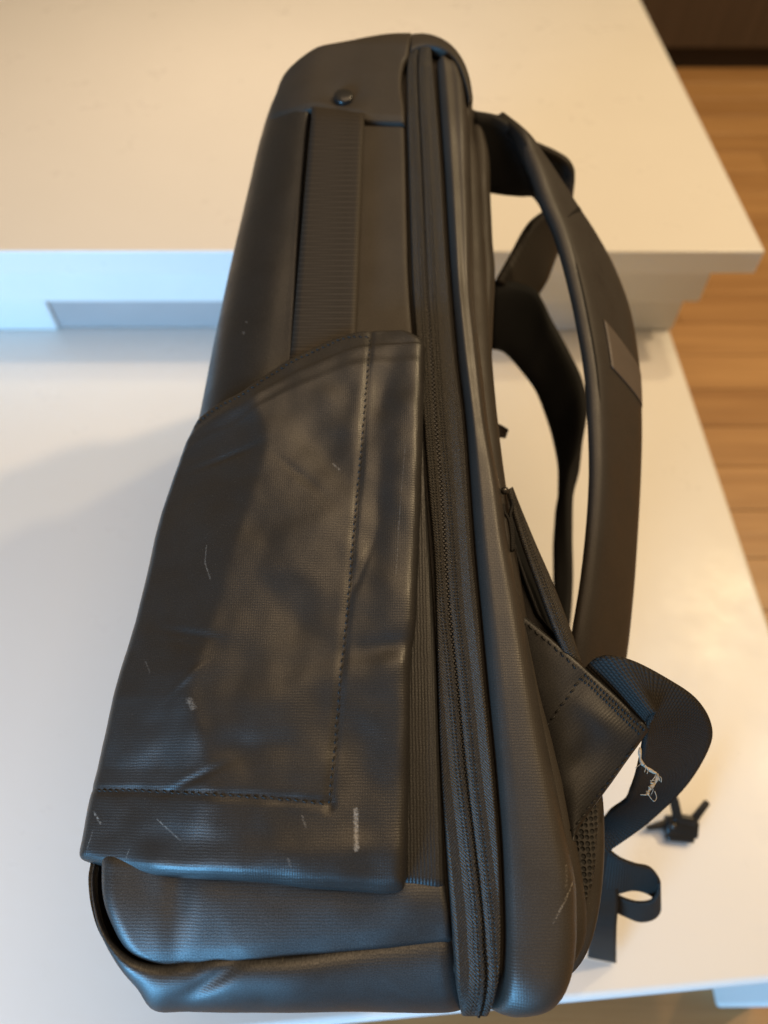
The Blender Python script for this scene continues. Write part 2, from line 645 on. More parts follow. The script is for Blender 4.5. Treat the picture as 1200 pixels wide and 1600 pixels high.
POCKET_SCUFFS = [
    ((-0.0121,0.0575,0.0120), (-0.0116,0.0425,0.0120), 0.00128, 900, 1.0),
    ((-0.0998,0.0534,0.0100), (-0.0880,0.0453,0.0100), 0.00042, 1300, .6),
    ((-0.1324,0.0554,0.0000), (-0.1284,0.0512,0.0000), 0.00066, 900, .8),
    ((-0.1320,0.0481,0.0000), (-0.1340,0.0404,0.0000), 0.00036, 1500, .6),
    ((-0.1122,0.0412,0.0080), (-0.1137,0.0372,0.0080), 0.00030, 1200, .6),
    ((-0.0877,0.1780,0.0080), (-0.0875,0.1689,0.0080), 0.00042, 1600, .5),
    ((-0.0875,0.1689,0.0080), (-0.0837,0.1605,0.0080), 0.00048, 1400, .6),
    ((0.0079,0.1954,0.0120), (0.0058,0.1614,0.0120), 0.00030, 900, .35),
    ((0.0108,0.2288,0.0120), (0.0069,0.1840,0.0120), 0.00030, 700, .25),
    ((-0.0258,0.2204,0.0100), (-0.0228,0.2173,0.0100), 0.00066, 1100, .5),
    ((-0.0351,0.0552,0.0100), (-0.0333,0.0513,0.0100), 0.00060, 1000, .45),
    ((-0.0878,0.1033,0.0080), (-0.0858,0.1005,0.0080), 0.00176, 1300, .45),
    ((-0.1135,0.1228,0.0060), (-0.1098,0.1169,0.0060), 0.00048, 1300, .3),
    ((-0.0402,0.0389,0.0100), (-0.0390,0.0359,0.0100), 0.00054, 1100, .4),
]
M['coat_pocket'] = coated('coated_cloth_pocket', base=(0.0190, 0.0172, 0.0158), spec=0.48, rough=0.39, amp=0.000032, grain=1.3, segs=POCKET_SCUFFS)
M['coat_bolster'] = coated('coated_cloth_padding', base=(0.034, 0.029, 0.0245), rough=0.43, amp=0.000025, crumple=0.08, segs=[
    ((0.0815,0.0279,0.0000), (0.0710,0.0137,0.0000), .0006, 500, .7), ((0.0791,0.0348,0.0000), (0.0779,0.0266,0.0000), .0009, 1200, .25)])
M['coat_wing'] = coated('coated_cloth_wing', rough=0.47, amp=0.00002, wt=(1.0, 0.15), rib=0.0015, segs=[
    ((0.0928,0.0907,-0.0200), (0.0955,0.0895,-0.0200), .0013, 1400, .5), ((0.0912,0.0871,-0.0200), (0.0952,0.0865,-0.0200), .0013, 1300, .5),
    ((0.0909,0.0842,-0.0200), (0.0942,0.0830,-0.0200), .0013, 1400, .5), ((0.0906,0.0806,-0.0200), (0.0926,0.0789,-0.0200), .0010, 1200, .4)])
M['coat_front'] = coated('coated_cloth_front', rough=0.42, amp=0.000015, segs=[
    ((-0.0803,0.3089,-0.0040), (-0.0799,0.3081,-0.0040), .0009, 300, .8), ((-0.0790,0.3158,-0.0040), (-0.0786,0.3154,-0.0040), .0006, 300, .7)])
M['coat_base'] = coated('coated_cloth_base', rough=0.47, amp=0.00002, rib=0.0013, wt=(0.9, 0.2), spec=0.85, crumple=0.15)
M['ribbed'] = coated('ribbed_gusset', rough=0.52, rib2=0.0015, amp=0.00008, wt=(0.1, 1.0))
M['webbing'] = webbing('nylon_webbing')
M['webbing_fine'] = webbing('nylon_strap', pitch=0.0019, across=0.050, amp=0.000016, base=(0.026, 0.0215, 0.017), rough=0.55)
M['binding'] = webbing('edge_binding', pitch=0.0012, across=0.0012, amp=0.00010, base=(0.009, 0.008, 0.007))
M['tape'] = herringbone('zip_tape')
M['teeth'] = plain('zip_coil', (0.004, 0.004, 0.004), 0.35, 0.5)
M['mesh'] = mesh_cloth('air_mesh')
M['thread'] = plain('black_thread', (0.008, 0.0075, 0.007), 0.55, 0.4)
M['fray'] = plain('frayed_thread', (0.42, 0.36, 0.28), 0.9, 0.2, 2500, 0.0006, 0.3, 300)
M['plastic'] = plain('black_plastic', (0.012, 0.0115, 0.011), 0.30, 0.5, 900, 0.00008)
M['metal'] = plain('dark_metal', (0.08, 0.075, 0.07), 0.3, 0.5)
M['metal'].node_tree.nodes['Principled BSDF'].inputs['Metallic'].default_value = 0.9
M['strap'] = coated('strap_cloth', base=(0.024, 0.0195, 0.016), rough=0.5, amp=0.00002, crumple=0.06)
M['patch'] = coated('strap_patch', base=(0.085, 0.070, 0.061), rough=0.55, amp=0.00002)

# ------------------------------------------------------------------ setting: floor, furniture
FLOOR_Z = -0.22
bm = box_bm(-2.6, 3.2, -1.6, 3.6, FLOOR_Z - 0.05, FLOOR_Z - 0.004)
floor = tag(bm_obj('floor', bm, M['floor_gap']), 'oak coloured plank floor beside and below the white table', None, None, 'structure')
PW, PL_ = 0.078, 1.25
pm = {}
for k, ln in enumerate((PL_, 0.93, 0.7)):
    b = box_bm(0, ln - 0.0012, 0, PW - 0.0012, 0, 0.008, 0.0008, 1)
    me = bpy.data.meshes.new('plank')
    b.to_mesh(me)
    b.free()
    me.materials.append(M['plank'])
    pm[ln] = me
y = -0.75
while y < 2.1:
    x = -1.0 - random.random() * 0.9
    while x < 2.2:
        ln = random.choice(list(pm))
        o = link('plank', pm[ln], floor)
        o.location = (x, y, FLOOR_Z - 0.008 + random.uniform(-0.0003, 0.0003))
        x += ln
    y += PW

# low white table: top with a slightly skewed front edge, four legs
table = tag(empty('white_table', (-0.4, 0.7, FLOOR_Z)), 'low white lacquered table top that the backpack lies on', 'table')


def t_loc(o):
    o.matrix_parent_inverse = Matrix.Translation((0.4, -0.7, -FLOOR_Z))
    return o


bm = bmesh.new()
poly = [(-1.5, -0.1205), (0.3555, 0.0232), (0.3555, 1.62), (-1.5, 1.62)]
lo = [bm.verts.new((px, py, -0.021)) for px, py in poly]
hi = [bm.verts.new((px, py, 0.0)) for px, py in poly]
bm.faces.new(hi)
bm.faces.new(lo[::-1])
for i in range(4):
    bm.faces.new((lo[i], lo[(i + 1) % 4], hi[(i + 1) % 4], hi[i]))
bmesh.ops.bevel(bm, geom=bm.edges[:], offset=0.006, segments=3, affect='EDGES', profile=0.5)
o = bm_obj('tabletop', bm, M['white'], table, True)
t_loc(o)
o.data.polygons.foreach_set('use_smooth', [True] * len(o.data.polygons))
mod = o.modifiers.new('wn', 'WEIGHTED_NORMAL')
for lx, ly in ((0.312, 0.004), (0.312, 1.5), (-1.42, 0.004), (-1.42, 1.5)):
    t_loc(bm_obj('leg', box_bm(lx, lx + 0.036, ly, ly + 0.05, FLOOR_Z, -0.021, 0.003), M['white_trim'], table))
t_loc(bm_obj('apron', box_bm(-1.384, 0.312, 0.12, 0.138, -0.075, -0.021, 0.002), M['white_trim'], table))

# white raised cabinet behind: slab with stepped mouldings, a recess between two pilasters
cab = tag(empty('white_cabinet', (-0.4, 1.1, 0.0)), 'white raised cabinet with thick top slab and stepped moulding behind backpack', 'cabinet')


def c_add(name, bmx, mat):
    o = bm_obj(name, bmx, mat, cab)
    o.matrix_parent_inverse = Matrix.Translation((0.4, -1.1, 0))
    return o


c_add('top_slab', box_bm(-1.5, 0.398, 0.651, 1.62, 0.114, 0.142, 0.002, 3), M['white'])
c_add('upper_moulding', box_bm(-1.5, 0.368, 0.680, 1.60, 0.053, 0.114, 0.0025, 3), M['white_trim'])
c_add('pilaster', box_bm(-1.5, -0.402, 0.692, 0.78, 0.001, 0.053, 0.002), M['white_trim'])
c_add('pilaster', box_bm(0.0, 0.356, 0.692, 0.78, 0.001, 0.053, 0.002), M['white_trim'])
c_add('recess_panel', box_bm(-0.402, 0.0, 0.697, 0.78, 0.001, 0.053, 0.001), M['shade_toned_panel'])
c_add('carcass', box_bm(-1.5, 0.354, 0.78, 1.60, 0.001, 0.053), M['white_trim'])

# dark cabinet across the floor
dark = tag(empty('dark_cabinet', (1.4, 2.1, FLOOR_Z)), 'dark brown wooden unit with darker base strip beyond the plank floor', 'cabinet')
for nm, bx, mt in (('body', box_bm(0.2, 2.6, 1.885, 2.4, FLOOR_Z + 0.05, 0.75, 0.003), M['dark_wood']),
                   ('plinth', box_bm(0.2, 2.6, 1.90, 2.35, FLOOR_Z, FLOOR_Z + 0.05, 0.001), M['plinth'])):
    o = bm_obj(nm, bx, mt, dark)
    o.matrix_parent_inverse = Matrix.Translation((-1.4, -2.1, -FLOOR_Z))

# ------------------------------------------------------------------ the backpack
# local axes: x across the bag (front of the bag at -x, straps at +x), y towards the bag's top, z out of its upper side
TILT = R(15)
OY, OZ = 0.0189, 0.2469                        # the local point (0, 0, BAG_W) in the world
bag = empty('backpack', (0, OY + math.sin(TILT) * BAG_W, OZ - math.cos(TILT) * BAG_W), (TILT, 0, 0))
tag(bag, 'black coated backpack lying on its side with its shoulder straps facing right', 'backpack')

# ---- core under all the panels
core_l = [(-0.0983,-0.0073,-0.0300), (-0.1126,-0.0023,-0.0300), (-0.1215,0.0107,-0.0300), (-0.1290,0.0459,-0.0300), (-0.1300,0.1215,-0.0300),
    (-0.1220,0.2092,-0.0300), (-0.1098,0.2648,-0.0300), (-0.0985,0.3637,-0.0300), (-0.0839,0.4742,-0.0300), (-0.0785,0.5122,-0.0300)]
core_l = [(p[0] + (0.010 if k > 3 else -0.002), p[1]) for k, p in enumerate(core_l)] + [(-0.0692,0.4975,-0.0100), (-0.0438,0.5316,-0.0100), (-0.0177,0.5475,-0.0100), (0.0044,0.5549,-0.0100), (0.0214,0.5568,-0.0100)]
core_l = core_l[:10] + [(p[0] + 0.002, p[1] - 0.010) for p in core_l[10:]]
core_r = [(0.0723,-0.0124,-0.0300), (0.0846,-0.0048,-0.0300), (0.0915,0.0133,-0.0300), (0.0872,0.0602,-0.0300), (0.0773,0.1182,-0.0300),
    (0.0700,0.1869,-0.0300), (0.0649,0.2566,-0.0300), (0.0632,0.3352,-0.0300), (0.0630,0.4354,-0.0300)] + [(0.0613,0.4771,-0.0120), (0.0609,0.5056,-0.0120), (0.0561,0.5270,-0.0120), (0.0444,0.5477,-0.0120)]
core_r = core_r[:9] + [(p[0] - 0.001, p[1] - 0.008) for p in core_r[9:]] + [(core_l[-1][0] + 0.004, core_l[-1][1])]
U_RIM0, U_RIM1 = (0.0256,0.5223,0.0000)[1], (0.0258,0.5342,0.0000)[1]


def core_bump(s, u, q, t):
    f = min(max((u - U_RIM0) / (U_RIM1 - U_RIM0), 0.0), 1.0)
    return 0.0006 * nz(s, u, 40, 77) + 0.0 * f


pad('main_compartment', core_l, core_r, -0.008, M['coat_soft'], bag, 110, 40, (0.03, 0.012, 0.014, 0.020), BAG_W - 0.009, core_bump)

# ---- front panel (left of the slot)
fl = [(-0.1284,0.1187,-0.0340), (-0.1271,0.1993,-0.0340), (-0.1147,0.2503,-0.0340), (-0.1116,0.2690,-0.0340), (-0.1066,0.3241,-0.0340),
    (-0.1015,0.3718,-0.0340), (-0.0947,0.4284,-0.0340), (-0.0871,0.4872,-0.0340), (-0.0815,0.5151,-0.0340)]
fr = [(-0.0494,0.1146,0.0000), (-0.0497,0.1880,0.0000), (-0.0502,0.2344,0.0000), (-0.0503,0.2515,0.0000), (-0.0503,0.3016,0.0000),
    (-0.0503,0.3450,0.0000), (-0.0503,0.3918,0.0000), (-0.0492,0.4448,0.0000), (-0.0479,0.4772,0.0000)]


def front_bump(s, u, q, t):
    return 0.0006 * nz(s, u, 30, 3) - 0.006 * corner(0.5 - abs(q - 0.5), 0.12) * 0


pad('front_panel', fl, fr, 0.0, M['coat_front'], bag, 70, 60, (0.048, 0.003, 0.002, 0.002), 0.09, front_bump)

# ---- side panel right of the slot, running down under the pocket to the base seam
sl = [(-0.0397,0.0720,0.0000), (-0.0436,0.1646,0.0000), (-0.0461,0.2344,0.0000), (-0.0475,0.3016,0.0000), (-0.0467,0.3587,0.0000),
    (-0.0458,0.4065,0.0000), (-0.0449,0.4755,0.0000)]
sr = [(0.0261,0.0720,0.0000), (0.0250,0.1484,0.0000), (0.0210,0.2344,0.0000), (0.0185,0.2892,0.0000), (0.0165,0.3229,0.0000),
    (0.0151,0.3587,0.0000), (0.0147,0.4251,0.0000), (0.0140,0.4755,0.0000)]


def side_bump(s, u, q, t):
    return 0.0005 * nz(s, u, 35, 9) - 0.0025 * (q - 0.2) * (1 if q > 0.4 else 0.3)


pad('side_panel', sl, sr, -0.0005, M['coat_soft'], bag, 60, 36, (0.003, 0.004, 0.002, 0.001), 0.02, side_bump)

# ---- lower side panel and base panel
ll = [(-0.0921,-0.0078,-0.0100), (-0.1099,-0.0007,-0.0100), (-0.1192,0.0115,-0.0100), (-0.1247,0.0235,-0.0100), (-0.1277,0.0395,-0.0100)]
lr = [(0.0297,0.0029,-0.0040), (0.0286,0.0125,-0.0040), (0.0277,0.0186,-0.0040), (0.0270,0.0233,-0.0040), (0.0264,0.0324,-0.0040)]


def low_bump(s, u, q, t):
    b = 0.0012 * nz(s, u, 45, 4) + 0.0022 * math.sin(math.pi * t)
    b -= 0.0030 * math.exp(-((s - (-0.0890,0.0108,0.0000)[0]) / 0.006) ** 2) * t * 1.0
    b -= 0.0055 * (1 - t) ** 2
    b -= 0.003 * max(0.0, 0.35 - q) / 0.35
    return b


pad('lower_side_panel', ll, lr, -0.0015, M['coat_base'], bag, 50, 90, (0.008, 0.003, 0.006, 0.004), 0.03, low_bump)
bl = [(-0.0968,-0.0221,-0.0200), (-0.1061,-0.0137,-0.0200), (-0.1155,-0.0052,-0.0200), (-0.1222,0.0022,-0.0200), (-0.1263,0.0077,-0.0200),
    (-0.1283,0.0136,-0.0200)]
br = [(0.0299,-0.0207,-0.0060), (0.0327,-0.0162,-0.0060), (0.0330,-0.0092,-0.0060), (0.0316,-0.0010,-0.0060), (0.0297,0.0054,-0.0060),
    (0.0292,0.0083,-0.0060)]
seam = [(-0.1307,0.0347,-0.0180), (-0.1306,0.0276,-0.0180), (-0.1276,0.0175,-0.0160), (-0.1222,0.0083,-0.0140), (-0.1135,0.0009,-0.0120),
    (-0.1030,-0.0035,-0.0100), (-0.0921,-0.0045,-0.0070), (-0.0812,-0.0025,-0.0040), (-0.0650,-0.0015,-0.0040), (-0.0407,-0.0008,-0.0040),
    (-0.0163,0.0020,-0.0040), (0.0082,0.0053,-0.0040), (0.0304,0.0089,-0.0040)]


def base_bump(s, u, q, t):
    top = interp(seam, s, 0, 1)
    b = 0.0010 * nz(s, u, 40, 14)
    p = (-0.0716,-0.0090,0.0000)
    d = Vector((s - p[0], u - p[1]))
    a = d.x * 0.86 + d.y * 0.5
    c = -d.x * 0.5 + d.y * 0.86
    b -= 0.0020 * math.exp(-(a / 0.013) ** 2 - (c / 0.0030) ** 2)
    p = (-0.0803,-0.0009,0.0000)
    b -= 0.0012 * math.exp(-((s - p[0]) / 0.005) ** 2 - ((u - p[1]) / 0.008) ** 2)
    return b


base_left = [(-0.0961,-0.0225,-0.0180), (-0.1045,-0.0144,-0.0180), (-0.1135,-0.0067,-0.0180), (-0.1212,0.0006,-0.0180), (-0.1256,0.0076,-0.0180)]
base_low = [(-0.1336,0.0333,-0.0240), (-0.1333,0.0247,-0.0240), (-0.1310,0.0142,-0.0240), (-0.1272,0.0055,-0.0240), (-0.1181,-0.0071,-0.0240),
    (-0.1087,-0.0176,-0.0260), (-0.1012,-0.0264,-0.0300), (-0.0855,-0.0269,-0.0300), (-0.0513,-0.0271,-0.0300), (-0.0114,-0.0276,-0.0300),
    (0.0171,-0.0283,-0.0300), (0.0353,-0.0278,-0.0300)]
nb, mb = 40, 110
verts, uvs, faces = [], [], []
qs = ease(mb, 0.5)
hi_line = resample([p[:2] for p in seam], qs)
lo_line = resample([p[:2] for p in base_low], qs)
for i in range(nb):
    a = math.pi / 2 * (i / (nb - 1))
    for j in range(mb):
        q = qs[j]
        hs, hu = hi_line[j]
        ls, lu = lo_line[j]
        f = math.sin(a)
        lip = 0.004 * math.exp(-(i / 3.0))
        s = hs + (ls - hs) * f
        u = hu + (lu - hu) * f
        h = -0.0035 - 0.030 * (1 - math.cos(a)) - lip - 0.009 * max(0, 0.25 - q) / 0.25 - corner((1 - q) * 0.13, 0.006)
        h += base_bump(s, u, q, a) - 0.0015 * math.sin(q * 9)
        verts.append((s, u, h + BAG_W))
        uvs.append((s, u + h))
# continue round the end and back under
for j in range(mb):
    s, u, h = verts[(nb - 1) * mb + j]
    verts.append((s, u + 0.002, 0.05))
    uvs.append((s, u - 0.15))
for j in range(mb):
    s, u, h = verts[(nb - 1) * mb + j]
    verts.append((s * 0.96, u + 0.025, 0.02))
    uvs.append((s, u - 0.2))
for i in range(nb + 1):
    for j in range(mb - 1):
        a = i * mb + j
        faces.append((a, a + mb, a + mb + 1, a + 1))
o = mesh_obj('base_panel', verts, faces, M['coat_base'], bag, uvs)
md = o.modifiers.new('thickness', 'SOLIDIFY')
md.thickness = 0.0025
md.offset = -1

# ---- yoke over the top of the side
DOME_SHIFT = (-0.007, -0.006, -0.003, 0.0005, 0.003, 0.0045, 0.005, 0.005, 0.005, 0.005, 0.005, 0.005, 0.005, 0.005)
DOME = [(p[0], p[1] + d) for d, p in zip(DOME_SHIFT, [(-0.0646,0.5073,-0.0100), (-0.0555,0.5191,-0.0100), (-0.0438,0.5310,-0.0100), (-0.0308,0.5401,-0.0100), (-0.0177,0.5469,-0.0100),
    (-0.0044,0.5512,-0.0100), (0.0080,0.5540,-0.0100), (0.0196,0.5556,-0.0100), (0.0302,0.5543,-0.0100), (0.0407,0.5481,-0.0100),
    (0.0493,0.5383,-0.0100), (0.0558,0.5244,-0.0100), (0.0590,0.5091,-0.0100), (0.0601,0.4929,-0.0100)])]
YB = [(-0.0815,0.4863,-0.0300), (-0.0771,0.4804,-0.0200), (-0.0710,0.4754,-0.0120), (-0.0641,0.4720,-0.0060), (-0.0570,0.4712,-0.0020),
    (-0.0485,0.4722,0.0000), (-0.0411,0.4722,0.0000), (-0.0287,0.4690,0.0000), (-0.0155,0.4646,0.0000), (-0.0114,0.4624,0.0000),
    (0.0000,0.4619,0.0000), (0.0135,0.4619,0.0000)]
YL = [(-0.0815,0.4863,-0.0300), (-0.0805,0.4986,-0.0300), (-0.0779,0.5092,-0.0300), (-0.0740,0.5201,-0.0300)] + [DOME[0]]
YL[-1] = (YL[-1][0], YL[-1][1] - 0.001)
YR = [(0.0135,0.4619,0.0000), (0.0132,0.4744,0.0000), (0.0117,0.4911,0.0000), (0.0122,0.5054,0.0000), (0.0140,0.5152,0.0000),
    (0.0167,0.5235,0.0000)] + [DOME[7]]
YT = [YL[-1]] + DOME[1:8]
GB = [(0.0175,0.5246,0.0000), (0.0236,0.5282,0.0000), (0.0309,0.5288,0.0000), (0.0385,0.5258,0.0000), (0.0451,0.5188,0.0000),
    (0.0498,0.5083,0.0000), (0.0531,0.4940,0.0000), (0.0550,0.4800,0.0000)]
GT = DOME[7:]
GT[0] = (GT[0][0] + 0.0006, GT[0][1])


def yoke_bump(s, u, q, t):
    b = 0.0012 * nz(s, u, 28, 21) - 0.0014 * max(0.0, 1 - t / 0.05)
    p = (-0.0261,0.4800,0.0000)
    r = math.hypot(s - p[0], (u - p[1]))
    b -= 0.0020 * math.exp(-(r / 0.012) ** 2)
    p = (-0.0308,0.4701,0.0000)
    b += 0.0018 * math.exp(-((s - p[0]) / 0.020) ** 4 - ((u - p[1]) / 0.010) ** 2)
    return b


yo = coons('top_yoke', YB, YT, YL, YR, 0.0020, M['coat_soft'], bag, 70, 60, (0.040, 0.0025, 0.0012, 0.026), 0.006, yoke_bump)
coons('top_gusset', GB, GT, [GB[0], GT[0]], [GB[-1], GT[-1]], 0.0014, M['coat_soft'], bag, 30, 40, (0.0006, 0.002, 0.0025, 0.026), 0.004)
# snap rivet
p = (-0.0261,0.4811,0.0000)
bm = bmesh.new()
prof = [(0.0, 0.0016), (0.0030, 0.0015), (0.0050, 0.0012), (0.0058, 0.0007), (0.0062, 0.0), (0.0062, -0.004)]
ring = []
for r_, z_ in prof:
    ring.append([bm.verts.new((p[0] + r_ * math.cos(k * math.pi / 12), p[1] + r_ * math.sin(k * math.pi / 12), BAG_W + 0.0036 + z_)) for k in range(24)] if r_ > 0
                else [bm.verts.new((p[0], p[1], BAG_W + 0.0036 + z_))])
for k in range(24):
    bm.faces.new((ring[0][0], ring[1][k], ring[1][(k + 1) % 24]))
for a, b in zip(ring[1:], ring[2:]):
    for k in range(24):
        bm.faces.new((a[k], b[k], b[(k + 1) % 24], a[(k + 1) % 24]))
bm_obj('snap_rivet', bm, M['plastic'], bag, True)

# ---- webbing strap down the side
st = [((-0.0522,0.2746,0.0040), (-0.0167,0.2746,0.0040)), ((-0.0510,0.2948,0.0040), (-0.0156,0.2948,0.0040)), ((-0.0496,0.3375,0.0040), (-0.0147,0.3375,0.0040)), ((-0.0482,0.3881,0.0040), (-0.0138,0.3881,0.0040)),
      ((-0.0467,0.4328,0.0040), (-0.0131,0.4328,0.0040)), ((-0.0460,0.4569,0.0035), (-0.0125,0.4542,0.0035)), ((-0.0461,0.4675,0.0022), (-0.0126,0.4643,0.0022)), ((-0.0464,0.4784,-0.0010), (-0.0128,0.4756,-0.0010))]
ribbon('side_strap', st, M['webbing_fine'], bag, 0.0030, 60, 10)

# ---- gusset between pocket and zip
gl = [(0.0077,0.0266,0.0000), (0.0093,0.0747,0.0000), (0.0111,0.1328,0.0000), (0.0145,0.1812,0.0000), (0.0176,0.2344,0.0000),
    (0.0196,0.2892,0.0000)]
gr = [(0.0265,0.0249,0.0000), (0.0256,0.0747,0.0000), (0.0247,0.1328,0.0000), (0.0229,0.1812,0.0000), (0.0212,0.2270,0.0000),
    (0.0211,0.2730,0.0000)]
pad('pocket_gusset', gl, gr, 0.0010, M['ribbed'], bag, 60, 16, (0.002, 0.004, 0.003, 0.003), 0.012)

# ---- side pocket
pk_l = [(-0.1368,0.0337,-0.0060), (-0.1399,0.0373,-0.0060), (-0.1393,0.0450,-0.0060), (-0.1377,0.0637,-0.0060), (-0.1328,0.0903,-0.0060),
    (-0.1285,0.1184,-0.0060), (-0.1234,0.1481,-0.0060), (-0.1182,0.2005,-0.0060), (-0.1102,0.2353,-0.0060), (-0.1070,0.2449,-0.0060),
    (-0.1041,0.2518,-0.0060)]
pk_r = [(0.0069,0.0249,0.0100), (0.0088,0.0280,0.0100), (0.0098,0.0389,0.0100), (0.0113,0.0747,0.0100), (0.0119,0.1020,0.0100),
    (0.0125,0.1222,0.0100), (0.0138,0.1302,0.0100), (0.0151,0.1395,0.0100), (0.0173,0.1781,0.0100), (0.0198,0.2298,0.0100),
    (0.0221,0.2829,0.0100), (0.0226,0.2918,0.0100), (0.0203,0.2962,0.0100), (0.0140,0.3007,0.0100)]
PTOP = [(-0.1041,0.2518,-0.0060), (-0.0902,0.2604,0.0000), (-0.0748,0.2653,0.0100), (-0.0634,0.2742,0.0100), (-0.0518,0.2829,0.0100),
    (-0.0400,0.2897,0.0100), (-0.0280,0.2962,0.0100), (-0.0193,0.2995,0.0100), (-0.0123,0.3007,0.0100), (0.0000,0.3011,0.0100),
    (0.0140,0.3007,0.0100)]
PBOT = [(-0.1368,0.0337,-0.0060), (-0.1209,0.0311,0.0060), (-0.1088,0.0301,0.0060), (-0.0979,0.0296,0.0060), (-0.0815,0.0289,0.0060),
    (-0.0652,0.0286,0.0060), (-0.0488,0.0277,0.0060), (-0.0325,0.0257,0.0060), (-0.0108,0.0243,0.0060), (0.0000,0.0236,0.0060),
    (0.0070,0.0243,0.0060)]
RIDGE = [(-0.0722,0.0256,0.0100), (-0.0757,0.0413,0.0100), (-0.0771,0.0513,0.0100), (-0.0770,0.0642,0.0100), (-0.0773,0.0747,0.0100),
    (-0.0825,0.0882,0.0100), (-0.0869,0.0992,0.0100), (-0.0887,0.1063,0.0100), (-0.0876,0.1163,0.0100), (-0.0832,0.1311,0.0100),
    (-0.0780,0.1525,0.0100), (-0.0738,0.1748,0.0100), (-0.0687,0.1981,0.0100), (-0.0642,0.2137,0.0100), (-0.0613,0.2298,0.0100),
    (-0.0641,0.2445,0.0100), (-0.0687,0.2538,0.0100), (-0.0709,0.2672,0.0100)]
STX = [(-0.0236,0.0600,0.0100), (-0.0217,0.0854,0.0100), (-0.0195,0.1163,0.0100), (-0.0173,0.1432,0.0100), (-0.0156,0.1715,0.0100),
    (-0.0135,0.2016,0.0100), (-0.0112,0.2334,0.0100), (-0.0092,0.2672,0.0100), (-0.0073,0.2958,0.0100)]
STB = [(-0.1329,0.0650,0.0000), (-0.1118,0.0652,0.0100), (-0.0893,0.0644,0.0100), (-0.0753,0.0639,0.0100), (-0.0557,0.0629,0.0100),
    (-0.0390,0.0616,0.0100), (-0.0236,0.0600,0.0100)]


def g2(s, u, c, sa, sb, ang):
    dx, dy = s - c[0], u - c[1]
    ca, si = math.cos(ang), math.sin(ang)
    a, b = dx * ca + dy * si, -dx * si + dy * ca
    return math.exp(-(a / sa) ** 2 - (b / sb) ** 2)


DENTS = [  # centre, half-lengths along and across, angle, depth
    ((-0.0313,0.2298,0.0100), .030, .012, R(-55), -.0020), ((-0.0134,0.2519,0.0100), .022, .006, R(80), .0010),
    ((-0.0406,0.1748,0.0100), .030, .012, R(60), .0016), ((-0.0032,0.1947,0.0100), .034, .006, R(85), -.0016),
    ((-0.0455,0.1432,0.0100), .022, .014, R(20), -.0009), ((-0.0495,0.1049,0.0100), .030, .010, R(15), .0012),
    ((-0.0071,0.0841,0.0100), .026, .010, R(70), -.0018), ((-0.0569,0.0827,0.0100), .030, .007, R(8), -.0009),
    ((0.0045,0.1275,0.0100), .018, .0055, R(8), -.0014), ((0.0000,0.1178,0.0100), .018, .0080, R(20), .0006),
    ((-0.1088,0.0843,0.0040), .016, .008, R(10), .0006),
    ((-0.0907,0.1302,0.0060), .014, .004, R(-8), -.0007), ((-0.0852,0.2513,0.0040), .024, .006, R(28), .0016),
    ((0.0000,0.2595,0.0100), .020, .008, R(78), -.0018), ((-0.0219,0.0412,0.0080), .050, .007, R(2), .0012),
    ((-0.0736,0.2353,0.0060), .012, .016, R(0), -.0012), ((-0.0813,0.2273,0.0060), .016, .0013, R(14), -.0010), ((-0.0911,0.1342,0.0060), .013, .0012, R(-12), -.0009),
    ((-0.0819,0.0707,0.0060), .014, .0013, R(24), -.0009), ((-0.0893,0.1139,0.0060), .008, .0012, R(40), .0008), ((-0.0123,0.1603,0.0100), .016, .0016, R(70), -.0007),
    ((-0.0422,0.2137,0.0100), .014, .0016, R(-40), -.0006), ((-0.1003,0.0458,0.0040), .030, .010, R(-6), -.0010),
]


def pocket_bump(s, u, q, t):
    sr_ = interp(RIDGE, u)
    fd = min(max((u - (-0.0837,0.0366,0.0000)[1]) / ((-0.0866,0.0679,0.0000)[1] - (-0.0837,0.0366,0.0000)[1]), 0.0), 1.0)
    cw = 0.0020 + 0.0080 * (1 - fd)
    x = (sr_ - s) / cw
    soft = cw * (math.log1p(math.exp(x)) if x < 30 else x)
    b = -0.40 * soft
    b += 0.15 * 0.0020 * math.exp(-(x / 2.2) ** 2)
    for c, a_, b_, an, dp in DENTS:
        b += 1.25 * dp * g2(s, u, c, a_, b_, an)
    stu0, stu1 = STX[0][1], STX[-1][1]
    if u > stu0 - 0.004:
        d = s - interp(STX, u)
        b -= 0.0009 * math.exp(-(d / 0.0016) ** 2)
        if d > 0:
            wq = min(d / 0.026, 1.0)
            fade = min(max((u - stu0) / 0.045, 0.0), 1.0)
            b += 0.0030 * fade * fade * (3 - 2 * fade) * (1 - math.cos(math.pi * wq)) / 2 * (0.8 + 0.2 * math.sin(u * 60))
    if s < STB[-1][0] + 0.002:
        d = u - interp(STB, s, 0, 1)
        b -= 0.0009 * math.exp(-(d / 0.0014) ** 2)
    b += 0.0011 * nz(s, u, 36, 31) + 0.0005 * nz(s, u, 85, 35)
    b -= 0.0035 * max(0.0, (t - 0.9)) / 0.1
    return b


pk = coons('side_pocket', PBOT, PTOP, pk_l, pk_r, 0.013, M['coat_pocket'], bag, 170, 130, (0.006, 0.0065, 0.011, 0.0012), 0.009,
           pocket_bump, 0.0022, 0.35, 0.55)
pkv = [tuple(v.co) for v in pk.data.vertices][:170 * 130]


def surf_h(s, u):
    best, bd = None, 1e9
    for v in pkv:
        d = (v[0] - s) ** 2 + (v[1] - u) ** 2
        if d < bd:
            bd, best = d, v
    return best[2] - BAG_W


